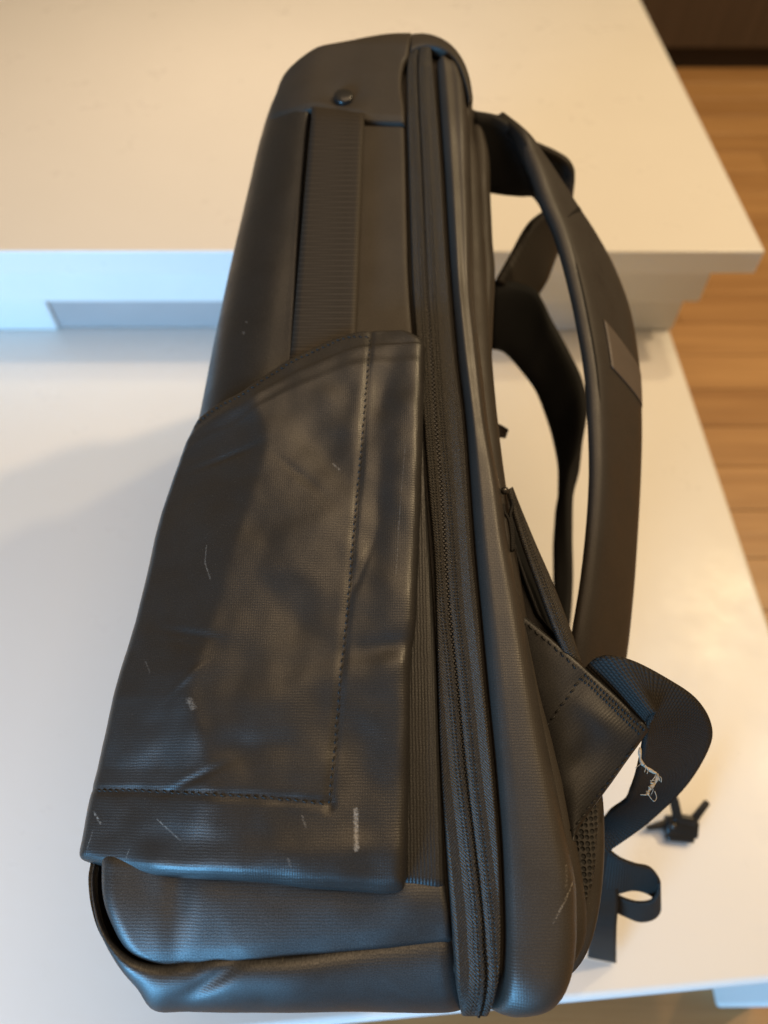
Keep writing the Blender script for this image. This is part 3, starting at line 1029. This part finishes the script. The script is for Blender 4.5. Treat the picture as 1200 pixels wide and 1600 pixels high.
def stitches(name, line, parent, length=0.0026, gap=0.0008, r=0.00045, hf=None, jitter=0.0002, lift=0.0002):
    """a row of thread stitches lying on the cloth"""
    lens = cum(line)
    L = lens[-1]
    verts, faces = [], []
    d = 0.0
    while d + length < L:
        a = Vector(curve_at(line, d / L, lens))
        b = Vector(curve_at(line, (d + length) / L, lens))
        if hf:
            a.z, b.z = hf(a.x, a.y), hf(b.x, b.y)
        dv = (b - a)
        ax = dv.normalized()
        side = Vector((-ax.y, ax.x, 0)).normalized()
        up = ax.cross(side)
        if up.z < 0:
            up = -up
        js = random.uniform(-jitter, jitter)
        st0 = len(verts)
        for f, rr, z in ((0.0, 0.35, -0.0003), (0.22, 1.0, lift), (0.78, 1.0, lift), (1.0, 0.35, -0.0003)):
            c = a + dv * f + side * (js + (0.00025 if f < 0.5 else -0.00025)) + up * (z + BAG_W * 0)
            for k in range(6):
                an = k * math.pi / 3
                pt = c + side * r * rr * math.cos(an) + up * r * rr * math.sin(an)
                verts.append((pt.x, pt.y, pt.z + BAG_W))
        for q in range(3):
            for k in range(6):
                faces.append((st0 + q * 6 + k, st0 + q * 6 + (k + 1) % 6, st0 + (q + 1) * 6 + (k + 1) % 6, st0 + (q + 1) * 6 + k))
        d += length + gap + random.uniform(0, 0.0003)
    o = mesh_obj(name, verts, faces, M['thread'], parent)
    o['kind'] = 'stuff'
    return o


stitches('stitching', STX, pk, hf=surf_h)
stitches('stitching', STB, pk, hf=surf_h)
ptop_in = [(p[0] + 0.001, p[1] - 0.0030, p[2]) for p in PTOP[:8]] + [STX[-1]]
stitches('stitching', ptop_in, pk, hf=surf_h, length=0.0022)

# ---- main zip
TL = [(0.0328,-0.0262,0.0000), (0.0296,-0.0113,0.0000), (0.0285,0.0037,0.0000), (0.0278,0.0159,0.0000), (0.0264,0.0417,0.0000),
    (0.0249,0.0838,0.0000), (0.0247,0.1353,0.0000), (0.0244,0.1745,0.0000), (0.0223,0.2125,0.0000), (0.0204,0.2534,0.0000),
    (0.0179,0.2933,0.0000), (0.0162,0.3273,0.0000), (0.0155,0.3587,0.0000), (0.0147,0.4251,0.0000), (0.0140,0.4744,0.0000),
    (0.0144,0.5112,0.0000), (0.0163,0.5306,0.0000)]
CO = [(0.0403,-0.0262,0.0000), (0.0425,-0.0085,0.0000), (0.0423,0.0037,0.0000), (0.0420,0.0159,0.0000), (0.0399,0.0417,0.0000),
    (0.0369,0.0747,0.0000), (0.0347,0.1102,0.0000), (0.0319,0.1484,0.0000), (0.0307,0.1812,0.0000), (0.0294,0.2161,0.0000),
    (0.0276,0.2534,0.0000), (0.0264,0.2933,0.0000), (0.0252,0.3374,0.0000), (0.0245,0.3760,0.0000), (0.0238,0.4251,0.0000),
    (0.0227,0.4744,0.0000), (0.0224,0.5112,0.0000), (0.0236,0.5318,0.0000)]
TR = [(0.0442,-0.0262,0.0000), (0.0488,-0.0085,0.0000), (0.0503,0.0037,0.0000), (0.0510,0.0159,0.0000), (0.0514,0.0417,0.0000),
    (0.0503,0.0747,0.0000), (0.0485,0.1102,0.0000), (0.0470,0.1484,0.0000), (0.0452,0.1812,0.0000), (0.0445,0.2197,0.0000),
    (0.0435,0.2534,0.0000), (0.0403,0.2933,0.0000), (0.0385,0.3374,0.0000), (0.0374,0.3760,0.0000), (0.0365,0.4251,0.0000),
    (0.0350,0.4744,0.0000), (0.0334,0.5112,0.0000), (0.0326,0.5318,0.0000)]


def off(line, d):
    return [(p[0] + d, p[1]) for p in line]


zb = lambda s, u, q, t: 0.0002 * math.sin(math.pi * q) + 0.0003 * nz(s, u, 60, 50)
pad('zip_tape', off(TL, 0.0010), off(CO, -0.0003), -0.0002, M['tape'], bag, 110, 14, (0.0010, 0.0005, 0.020, 0.0015), 0.03, zb, uvmode='L')
pad('zip_tape', off(CO, 0.0004), off(TR, -0.0012), 0.0002, M['tape'], bag, 110, 14, (0.0005, 0.0010, 0.020, 0.0015), 0.03, zb, uvmode='R')
# coil of small teeth along the meeting line
lens = cum(CO)
L = lens[-1]
verts, faces = [], []
d = 0.002
k = 0
zl = 0.5 * (cum(TL)[-1] + cum(TR)[-1])
while d < L - 0.004:
    a = curve_at(CO, d / L, lens)
    sd = 0.00045 if k % 2 else -0.00045
    t = d / L
    h = 0.0002 - corner(t * zl, 0.020) - corner((1 - t) * zl, 0.012)
    c = (a[0] + sd, a[1], h + BAG_W)
    b0 = len(verts)
    for x_, y_, z_ in ((-1, -1, 0), (1, -1, 0), (1, 1, 0), (-1, 1, 0)):
        verts.append((c[0] + x_ * 0.0007, c[1] + y_ * 0.00055, c[2] - 0.0012))
    for x_, y_ in ((-1, -1), (1, -1), (1, 1), (-1, 1)):
        verts.append((c[0] + x_ * 0.0005, c[1] + y_ * 0.00038, c[2]))
    faces += [(b0 + 4, b0 + 5, b0 + 6, b0 + 7), (b0, b0 + 1, b0 + 5, b0 + 4), (b0 + 1, b0 + 2, b0 + 6, b0 + 5),
              (b0 + 2, b0 + 3, b0 + 7, b0 + 6), (b0 + 3, b0, b0 + 4, b0 + 7)]
    d += 0.00125
    k += 1
tag(mesh_obj('zip_teeth', verts, faces, M['teeth'], bag, smooth=False), kind='stuff')

# ---- padded back edge
PL_L = [(0.0457,-0.0246,0.0010), (0.0478,-0.0189,0.0010), (0.0499,-0.0110,0.0010), (0.0515,0.0039,0.0010), (0.0520,0.0160,0.0010),
    (0.0523,0.0418,0.0010), (0.0513,0.0747,0.0010), (0.0496,0.1101,0.0010), (0.0478,0.1482,0.0010), (0.0464,0.1809,0.0010),
    (0.0454,0.2193,0.0010), (0.0444,0.2529,0.0010), (0.0417,0.2927,0.0010), (0.0399,0.3367,0.0010), (0.0389,0.3751,0.0010),
    (0.0380,0.4241,0.0010), (0.0366,0.4733,0.0010), (0.0358,0.5070,0.0010), (0.0358,0.5222,0.0010)]
PL_R = [(0.0599,-0.0266,-0.0060), (0.0715,-0.0207,-0.0060), (0.0788,-0.0104,-0.0060), (0.0827,0.0025,-0.0060), (0.0843,0.0171,-0.0060),
    (0.0846,0.0293,-0.0060), (0.0814,0.0511,-0.0060), (0.0765,0.0852,-0.0060), (0.0727,0.1148,-0.0060), (0.0688,0.1497,-0.0060),
    (0.0651,0.1779,-0.0060), (0.0618,0.2135,-0.0060), (0.0574,0.2472,-0.0060), (0.0550,0.2929,-0.0060), (0.0530,0.3299,-0.0060),
    (0.0546,0.3944,-0.0060), (0.0556,0.4561,-0.0060), (0.0552,0.4984,-0.0060), (0.0499,0.5188,-0.0060)]


def bol_bump(s, u, q, t):
    b = 0.0035 * math.sin(math.pi * q) ** 0.7 * min(1.0, 0.4 + t * 0 + (1 - t))
    b += 0.0008 * nz(s, u, 30, 61)
    rid = math.exp(-((q - 0.22) / 0.10) ** 2)
    b += 0.0012 * rid * min(1, t * 1.4)
    b -= 0.0007 * math.exp(-((q - 0.48) / 0.10) ** 2) * min(1, max(0, t - 0.25) * 2)
    return b


pad('back_edge_padding', PL_L, PL_R, 0.0015, M['coat_bolster'], bag, 120, 36, (0.004, 0.011, 0.026, 0.007), 0.03, bol_bump)

# ---- back panel behind it
BP_L = [(0.0567,-0.0266,-0.0280), (0.0745,-0.0169,-0.0280), (0.0821,0.0058,-0.0280), (0.0799,0.0517,-0.0280), (0.0740,0.0991,-0.0280),
    (0.0679,0.1580,-0.0280), (0.0611,0.2238,-0.0280), (0.0569,0.2722,-0.0280), (0.0566,0.3338,-0.0280), (0.0577,0.4176,-0.0280),
    (0.0585,0.4778,-0.0280), (0.0589,0.5099,-0.0280)]
BP_R = [(0.0796,-0.0169,-0.0280), (0.0889,-0.0094,-0.0280), (0.0957,0.0007,-0.0280), (0.1005,0.0136,-0.0280), (0.1037,0.0269,-0.0280),
    (0.1066,0.0489,-0.0280), (0.1073,0.0646,-0.0280), (0.1058,0.0960,-0.0280), (0.1001,0.1277,-0.0280), (0.0942,0.1477,-0.0280),
    (0.0868,0.1744,-0.0280), (0.0722,0.2180,-0.0280), (0.0669,0.2316,-0.0280), (0.0645,0.2614,-0.0280), (0.0645,0.2892,-0.0280),
    (0.0676,0.3338,-0.0280), (0.0708,0.3719,-0.0280), (0.0706,0.4000,-0.0280), (0.0711,0.4335,-0.0280), (0.0719,0.4664,-0.0280),
    (0.0688,0.4916,-0.0280), (0.0641,0.5057,-0.0280)]
bpw = lambda s, u, q, t: 0.0010 * nz(s, u, 40, 71) + 0.0025 * math.sin(math.pi * q)
pad('back_panel', BP_L, BP_R, -0.027, M['coat_soft'], bag, 110, 24, (0.002, 0.006, 0.02, 0.008), 0.12, bpw)
MP_L = [(0.0865,0.0123,-0.0200), (0.0859,0.0279,-0.0200), (0.0853,0.0439,-0.0200), (0.0844,0.0549,-0.0200)]
MP_R = [(0.0889,0.0128,-0.0200), (0.0959,0.0252,-0.0200), (0.1004,0.0467,-0.0200), (0.1029,0.0648,-0.0200)]
pad('mesh_pad', MP_L, MP_R, -0.0195, M['mesh'], bag, 30, 14, (0.003, 0.003, 0.004, 0.003), 0.010, lambda s, u, q, t: 0.002 * math.sin(math.pi * q))

# back compartment zip: dark gap, its tape and the pull
ZG_L = [(0.0786,0.1494,-0.0200), (0.0723,0.1698,-0.0200), (0.0683,0.1874,-0.0200), (0.0662,0.2093,-0.0200), (0.0648,0.2225,-0.0200)]
ZG_R = [(0.0968,0.1250,-0.0200), (0.0885,0.1494,-0.0200), (0.0810,0.1733,-0.0200), (0.0731,0.1983,-0.0200), (0.0682,0.2206,-0.0200)]
pad('back_zip_gap', ZG_L, ZG_R, -0.0195, M['teeth'], bag, 40, 8, (0.001, 0.001, 0.002, 0.002), 0.004)
zt = [((0.0878,0.1285,-0.0080), (0.0968,0.1221,-0.0110)), ((0.0833,0.1421,-0.0080), (0.0929,0.1397,-0.0120)), ((0.0777,0.1617,-0.0080), (0.0859,0.1637,-0.0120)),
      ((0.0725,0.1802,-0.0080), (0.0788,0.1842,-0.0120)), ((0.0683,0.1977,-0.0080), (0.0727,0.2027,-0.0120)), ((0.0659,0.2147,-0.0100), (0.0686,0.2170,-0.0130))]
lz = ribbon('back_zip_tape', zt, M['tape'], bag, 0.0022, 50, 8, 0.0006)
tube('zip_pull_cord', [(0.0620,0.2041,-0.0040), (0.0624,0.1998,-0.0040), (0.0645,0.1956,-0.0040), (0.0653,0.1876,-0.0040), (0.0651,0.1784,-0.0040)], 0.0010, M['binding'], lz, 24)
tube('zip_pull_cord', [(0.0665,0.2069,-0.0040), (0.0670,0.2034,-0.0040), (0.0653,0.1981,-0.0040), (0.0661,0.1893,-0.0040), (0.0658,0.1790,-0.0040)], 0.0010, M['binding'], lz, 24)
p = (0.0631,0.2116,-0.0040)
bm = bmesh.new()
bmesh.ops.create_uvsphere(bm, u_segments=14, v_segments=9, radius=0.0021, matrix=Matrix.Translation((p[0], p[1], p[2] + BAG_W)))
bm_obj('zip_slider', bm, M['metal'], lz, True)

# ---- strap wing (stitched triangle) with its stitching and a frayed thread
WL = [(0.0686,0.1494,-0.0120), (0.0746,0.1161,-0.0120), (0.0795,0.0833,-0.0120), (0.0857,0.0423,-0.0140)]
WT = [(0.0686,0.1494,-0.0120), (0.0833,0.1337,-0.0110), (0.0970,0.1198,-0.0100), (0.1125,0.1053,-0.0100), (0.1273,0.0928,-0.0100)]


def wing():
    n1, n2 = 46, 36
    a = resample([(0.0835,0.0410,-0.0160), (0.0769,0.0951,-0.0130), (0.0686,0.1494,-0.0120)], [i / (n1 - 1) for i in range(n1)])
    b = resample([(0.0882,0.0471,-0.0140), (0.1070,0.0686,-0.0120), (0.1273,0.0928,-0.0100)], [i / (n1 - 1) for i in range(n1)])
    verts, uvs, faces = [], [], []
    for i in range(n1):
        for j in range(n2):
            q = j / (n2 - 1)
            s = a[i][0] + (b[i][0] - a[i][0]) * q
            u = a[i][1] + (b[i][1] - a[i][1]) * q
            h = a[i][2] + (b[i][2] - a[i][2]) * q
            t = i / (n1 - 1)
            h += 0.0016 * g2(s, u, (0.1010,0.0978,-0.0100), .016, .006, R(-40)) - 0.0022 * g2(s, u, (0.0915,0.0776,-0.0100), .014, .006, R(50)) \
                + 0.0007 * nz(s, u, 60, 81) - 0.0012 * g2(s, u, (0.0930,0.1113,-0.0100), .012, .004, R(45)) + 0.004 * 4 * q * (1 - q)
            h -= corner((1 - q) * 0.05, 0.0015) + corner((1 - t) * 0.08, 0.0015)
            verts.append((s, u, h + BAG_W))
            uvs.append((s * 0.77 + u * 0.64, -s * 0.64 + u * 0.77))
    for i in range(n1 - 1):
        for j in range(n2 - 1):
            k = i * n2 + j
            faces.append((k, k + 1, k + n2 + 1, k + n2))
    o = mesh_obj('strap_wing', verts, faces, M['coat_wing'], bag, uvs)
    md = o.modifiers.new('thickness', 'SOLIDIFY')
    md.thickness = 0.003
    md.offset = -1
    return o, verts


wg, wv = wing()


def wing_h(s, u):
    return min(wv, key=lambda v: (v[0] - s) ** 2 + (v[1] - u) ** 2)[2] - BAG_W


stitches('stitching', [(0.0692,0.1448,-0.0100), (0.0829,0.1314,-0.0100), (0.0952,0.1183,-0.0100)], wg, hf=wing_h, length=0.0030, r=0.0006)
stitches('stitching', [(0.0961,0.1171,-0.0100), (0.0863,0.1044,-0.0100), (0.0760,0.0914,-0.0100)], wg, hf=wing_h, length=0.0030, r=0.0005)
stitches('stitching', [(0.0849,0.0474,-0.0100), (0.1039,0.0678,-0.0100), (0.1212,0.0876,-0.0100)], wg, hf=wing_h, length=0.0030, r=0.0005)
stitches('stitching', [(0.0971,0.1177,-0.0100), (0.1108,0.1038,-0.0100), (0.1241,0.0914,-0.0100)], wg, hf=wing_h, length=0.0014, gap=0.0003, r=0.0007)
stitches('stitching', [(0.0956,0.1158,-0.0100), (0.1094,0.1017,-0.0100), (0.1223,0.0891,-0.0100)], wg, hf=wing_h, length=0.0014, gap=0.0003, r=0.0007)
tube('frayed_thread', [(0.1201,0.0838,-0.0080), (0.1196,0.0804,-0.0080), (0.1201,0.0770,-0.0080), (0.1220,0.0750,-0.0080), (0.1247,0.0731,-0.0080),
    (0.1266,0.0720,-0.0080), (0.1253,0.0686,-0.0080), (0.1226,0.0659,-0.0080), (0.1208,0.0631,-0.0080)], 0.0009, M['fray'], wg, 60, 6,
     lambda x: 0.55 + 0.5 * abs(math.sin(x * 17)))
tube('frayed_thread', [(0.1212,0.0642,-0.0080), (0.1221,0.0620,-0.0080), (0.1237,0.0604,-0.0080), (0.1250,0.0620,-0.0080), (0.1245,0.0648,-0.0080)], 0.00022, M['fray'], wg, 24, 5)

for k in range(14):
    f = 0.25 + 0.75 * k / 13
    a0 = curve_at([(0.1201,0.0838,-0.0080), (0.1201,0.0770,-0.0080), (0.1247,0.0731,-0.0080), (0.1266,0.0720,-0.0080), (0.1226,0.0659,-0.0080),
    (0.1208,0.0631,-0.0080)], f)
    dx, dy = random.uniform(-.0035, .0035), random.uniform(-.0045, .002)
    tube('fibre', [a0, (a0[0] + dx * 0.5 + 0.0006, a0[1] + dy * 0.4, a0[2] + 0.0008), (a0[0] + dx, a0[1] + dy, a0[2] + random.uniform(-.001, .001))],
         random.uniform(0.00014, 0.00030), M['fray'], wg, 10, 5)

# ---- adjuster webbing looping out from the wing
aw = [((0.0987,0.1207,-0.0140), (0.1251,0.0939,-0.0140)),
      ((0.1025,0.1248,-0.0080), (0.1253,0.0971,-0.0080)),
      ((0.1081,0.1259,-0.0030), (0.1260,0.0992,-0.0040)),
      ((0.1183,0.1236,-0.0020), (0.1284,0.0981,-0.0060)),
      ((0.1342,0.1166,-0.0060), (0.1254,0.0915,-0.0120)),
      ((0.1521,0.1079,-0.0160), (0.1264,0.0808,-0.0260)),
      ((0.1650,0.0969,-0.0320), (0.1290,0.0712,-0.0450)),
      ((0.1700,0.0857,-0.0500), (0.1310,0.0641,-0.0620)),
      ((0.1658,0.0671,-0.0750), (0.1327,0.0585,-0.0780)),
      ((0.1512,0.0490,-0.0920), (0.1276,0.0528,-0.0900)),
      ((0.1349,0.0345,-0.1050), (0.1251,0.0466,-0.1050)),
      ((0.1175,0.0233,-0.1100), (0.1119,0.0366,-0.1120))]
ribbon('adjuster_webbing', aw, M['webbing'], bag, 0.0024, 110, 14)

# ---- near shoulder strap
sa_ = [((0.0618,0.4953,-0.0200), (0.0766,0.4662,-0.0620)), ((0.0738,0.4918,-0.0200), (0.0885,0.4639,-0.0620)), ((0.0850,0.4832,-0.0200), (0.0990,0.4633,-0.0620)),
       ((0.0946,0.4730,-0.0220), (0.1096,0.4627,-0.0620)), ((0.1045,0.4501,-0.0240), (0.1162,0.4470,-0.0600))]
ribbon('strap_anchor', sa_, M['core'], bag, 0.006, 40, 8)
ss = [((0.0784,0.5009,-0.0300), (0.0836,0.4962,-0.0310)), ((0.0874,0.4753,-0.0190), (0.0974,0.4701,-0.0240)), ((0.0920,0.4570,-0.0180), (0.1079,0.4585,-0.0290)), ((0.0966,0.4397,-0.0180), (0.1182,0.4447,-0.0340)),
      ((0.1012,0.4196,-0.0190), (0.1302,0.4305,-0.0420)), ((0.1085,0.3950,-0.0200), (0.1437,0.4166,-0.0520)), ((0.1135,0.3663,-0.0210), (0.1565,0.3954,-0.0600)),
      ((0.1172,0.3342,-0.0220), (0.1658,0.3644,-0.0660)), ((0.1196,0.2962,-0.0230), (0.1672,0.3234,-0.0680)), ((0.1191,0.2623,-0.0250), (0.1645,0.2852,-0.0700)),
      ((0.1176,0.2316,-0.0280), (0.1605,0.2507,-0.0730)), ((0.1144,0.2024,-0.0320), (0.1553,0.2131,-0.0770)), ((0.1091,0.1707,-0.0370), (0.1497,0.1773,-0.0800)),
      ((0.1033,0.1435,-0.0420), (0.1428,0.1397,-0.0840)), ((0.0993,0.1204,-0.0480), (0.1369,0.1143,-0.0900))]
shoulder = ribbon('shoulder_strap', ss, M['strap'], bag, 0.004, 110, 14, 0.0035, 4)
eb = []
for a, b in ss:
    va, vb = Vector(a), Vector(b)
    w_ = (vb - va).length
    d_ = (vb - va).normalized()
    eb.append((tuple(va - d_ * 0.0010 + Vector((0, 0, -0.005))), tuple(va + d_ * min(0.0105, 0.36 * w_) + Vector((0, 0, 0.0048)))))
ribbon('edge_binding', eb, M['binding'], shoulder, 0.004, 100, 8, 0.0010, 2)
SV = [Vector(v.co) for v in shoulder.data.vertices]
SN, SM = 110, 14


def strap_at(fi, q):
    fi = min(max(fi, 0), SN - 1.001)
    fj = min(max(q * (SM - 1), 0), SM - 1.001)
    i, j = int(fi), int(fj)
    a, b = fi - i, fj - j
    base = 0 if SV[40 * SM + 7].z > SV[SN * SM + 40 * SM + 7].z else SN * SM
    g = lambda ii, jj: SV[base + ii * SM + jj]
    return g(i, j) * (1 - a) * (1 - b) + g(i + 1, j) * a * (1 - b) + g(i, j + 1) * (1 - a) * b + g(i + 1, j + 1) * a * b


def strap_row(q, u):
    return min(range(SN), key=lambda i: abs(strap_at(i, q).y - u) + (0 if i > 20 else 1))


def strap_panel(name, q0, q1, l0, l1, r0, r1, lift, mat):
    """a stitched-on piece following the strap's face between two slanted ends"""
    na, nb2 = 20, 14
    vs, uvs, fs_ = [], [], []
    for i in range(na):
        a = i / (na - 1)
        for j in range(nb2):
            b = j / (nb2 - 1)
            q = q0 + (q1 - q0) * b
            fi = (l0 + (l1 - l0) * a) * (1 - b) + (r0 + (r1 - r0) * a) * b
            p = strap_at(fi, q)
            vs.append(p + Vector((-0.10, -0.15, 0.97)) * lift)
            uvs.append((p.x, p.y))
    for i in range(na - 1):
        for j in range(nb2 - 1):
            k = i * nb2 + j
            fs_.append((k, k + 1, k + nb2 + 1, k + nb2))
    o = mesh_obj(name, vs, fs_, mat, shoulder, uvs)
    md = o.modifiers.new('thickness', 'SOLIDIFY')
    md.thickness = 0.0005
    md.offset = 0
    return o


strap_panel('strap_patch', 0.30, 0.95, strap_row(.3, (0.1298,0.3376,-0.0300)[1]), strap_row(.3, (0.1295,0.3035,-0.0300)[1]),
            strap_row(.98, (0.1635,0.3159,-0.0660)[1]), strap_row(.98, (0.1627,0.2952,-0.0660)[1]), 0.0007, M['patch'])
strap_panel('strap_seam', 0.25, 0.88, strap_row(.3, (0.1109,0.4107,-0.0250)[1]), strap_row(.3, (0.1115,0.4081,-0.0250)[1]),
            strap_row(.98, (0.1318,0.4297,-0.0400)[1]), strap_row(.98, (0.1324,0.4270,-0.0400)[1]), 0.0006, M['binding'])

# ---- grab handle
gh = [((0.0982,0.5052,-0.0500), (0.0990,0.5123,-0.0850)), ((0.1086,0.4937,-0.0460), (0.1147,0.5034,-0.0800)), ((0.1205,0.4855,-0.0450), (0.1248,0.4897,-0.0800)),
      ((0.1297,0.4783,-0.0460), (0.1340,0.4782,-0.0820)), ((0.1338,0.4728,-0.0520), (0.1374,0.4680,-0.0880)), ((0.1304,0.4643,-0.0600), (0.1353,0.4546,-0.0960)),
      ((0.1187,0.4567,-0.0680), (0.1291,0.4401,-0.1000)), ((0.1049,0.4465,-0.0720), (0.1217,0.4210,-0.1040)), ((0.0915,0.4231,-0.0780), (0.1151,0.4112,-0.1080)),
      ((0.0805,0.4024,-0.0800), (0.1071,0.4024,-0.1100))]
ribbon('grab_handle', gh, M['webbing_fine'], bag, 0.004, 80, 8, 0.001)

# ---- far shoulder strap, seen through the loop and running under the bag
fs = [((0.0786,0.4063,-0.0850), (0.0792,0.3660,-0.1100)), ((0.0925,0.4063,-0.0850), (0.0903,0.3654,-0.1150)), ((0.1108,0.4017,-0.0900), (0.1034,0.3562,-0.1250)), ((0.1227,0.3840,-0.1000), (0.1147,0.3455,-0.1350)),
      ((0.1356,0.3644,-0.1100), (0.1235,0.3311,-0.1450)), ((0.1461,0.3477,-0.1200), (0.1311,0.3121,-0.1550)), ((0.1509,0.3265,-0.1300), (0.1346,0.2928,-0.1600)),
      ((0.1481,0.3010,-0.1450), (0.1339,0.2711,-0.1650)), ((0.1420,0.2750,-0.1550), (0.1317,0.2537,-0.1700)), ((0.1407,0.2428,-0.1650), (0.1294,0.2359,-0.1750)),
      ((0.1408,0.2059,-0.1750), (0.1277,0.2072,-0.1800)), ((0.1356,0.1709,-0.1800), (0.1274,0.1838,-0.1850)), ((0.1267,0.1374,-0.1900), (0.1190,0.1608,-0.1900))]
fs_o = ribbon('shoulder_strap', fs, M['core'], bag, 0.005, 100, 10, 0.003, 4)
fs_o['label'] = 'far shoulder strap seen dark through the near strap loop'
lb = [((0.0686,0.2801,-0.0600), (0.0680,0.2695,-0.0600)), ((0.0751,0.2834,-0.0700), (0.0746,0.2743,-0.0700)), ((0.0818,0.2852,-0.0800), (0.0793,0.2787,-0.0800))]
ribbon('label_tag', lb, M['binding'], bag, 0.001, 12, 4)

# ---- tail of webbing and its loop at the lower right
tl = [((0.1136,0.0401,-0.1100), (0.1307,0.0436,-0.1100)), ((0.1219,0.0211,-0.1300), (0.1373,0.0246,-0.1300)), ((0.1269,0.0012,-0.1500), (0.1439,0.0012,-0.1500)),
      ((0.1282,-0.0189,-0.1650), (0.1454,-0.0189,-0.1650)), ((0.1440,-0.0496,-0.2382), (0.1637,-0.0529,-0.2373))]
tail = ribbon('strap_tail', tl, M['webbing'], bag, 0.0018, 40, 8)
lp = [((0.1315,0.0314,-0.1250), (0.1301,0.0012,-0.1500)), ((0.1400,0.0251,-0.1250), (0.1428,0.0026,-0.1500)), ((0.1497,0.0214,-0.1280), (0.1548,0.0044,-0.1520)),
      ((0.1599,0.0188,-0.1320), (0.1660,0.0010,-0.1560)), ((0.1671,0.0102,-0.1400), (0.1738,-0.0073,-0.1640)), ((0.1655,0.0001,-0.1480), (0.1715,-0.0141,-0.1700)),
      ((0.1579,-0.0026,-0.1520), (0.1629,-0.0162,-0.1720)), ((0.1488,-0.0008,-0.1540), (0.1531,-0.0129,-0.1720)), ((0.1397,0.0040,-0.1550), (0.1453,-0.0093,-0.1720))]
ribbon('tail_loop', lp, M['webbing'], tail, 0.0018, 70, 8)

# ---- plastic clip at the end of a thin strap, lying on the table
c0 = (0.2262,0.0342,-0.2544)
cl = ribbon('clip_strap', [((0.1451,0.1183,-0.1320), (0.1460,0.1121,-0.1304)), ((0.1717,0.1113,-0.1457), (0.1724,0.1047,-0.1439)), ((0.1963,0.0963,-0.1727), (0.2019,0.0938,-0.1720)), ((0.2053,0.0774,-0.2039), (0.2118,0.0774,-0.2039)), ((0.2081,0.0645,-0.2263), (0.2151,0.0658,-0.2267)), ((0.2158,0.0521,-0.2385), (0.2228,0.0530,-0.2388)), ((0.2216,0.0380,-0.2513), (0.2287,0.0389,-0.2515))], M['webbing'], bag, 0.002, 60, 6)


def bar(name, a, b, w_, t_, parent, taper=1.0):
    va, vb = Vector(a), Vector(b)
    n_ = Vector((0, -math.sin(TILT), math.cos(TILT)))
    d_ = (vb - va).normalized()
    sd = n_.cross(d_).normalized()
    bm = bmesh.new()
    vs = []
    for p_, k_ in ((va, 1.0), (vb, taper)):
        for x_, y_ in ((-1, 0), (1, 0), (1, 1), (-1, 1)):
            q_ = p_ + sd * x_ * w_ / 2 * k_ + n_ * (y_ - 0.5) * t_
            vs.append(bm.verts.new((q_.x, q_.y, q_.z + BAG_W)))
    for f in ((0, 1, 2, 3), (7, 6, 5, 4), (0, 4, 5, 1), (1, 5, 6, 2), (2, 6, 7, 3), (3, 7, 4, 0)):
        bm.faces.new([vs[i] for i in f])
    bmesh.ops.bevel(bm, geom=bm.edges[:], offset=min(t_, w_) * 0.28, segments=2, affect='EDGES', profile=0.5)
    return bm_obj(name, bm, M['plastic'], parent, True)


ck = bar('clip', (0.2163,0.0350,-0.2567), (0.2411,0.0314,-0.2557), 0.014, 0.009, bag)
bar('prong', (0.2345,0.0352,-0.2526), (0.2491,0.0517,-0.2488), 0.006, 0.005, ck, 0.7)
bar('prong', (0.2205,0.0358,-0.2569), (0.2026,0.0321,-0.2580), 0.007, 0.005, ck, 0.4)
bar('lip', (0.2164,0.0277,-0.2568), (0.2374,0.0251,-0.2561), 0.008, 0.006, ck, 0.85)
p = (0.2210,0.0344,-0.2509)
bm = bmesh.new()
bmesh.ops.create_uvsphere(bm, u_segments=14, v_segments=8, radius=0.0028, matrix=Matrix.Translation((p[0], p[1], p[2] + BAG_W)))
bm_obj('button', bm, M['metal'], ck, True)
bar('bridge', (0.2213,0.0407,-0.2520), (0.2373,0.0380,-0.2513), 0.006, 0.006, ck)
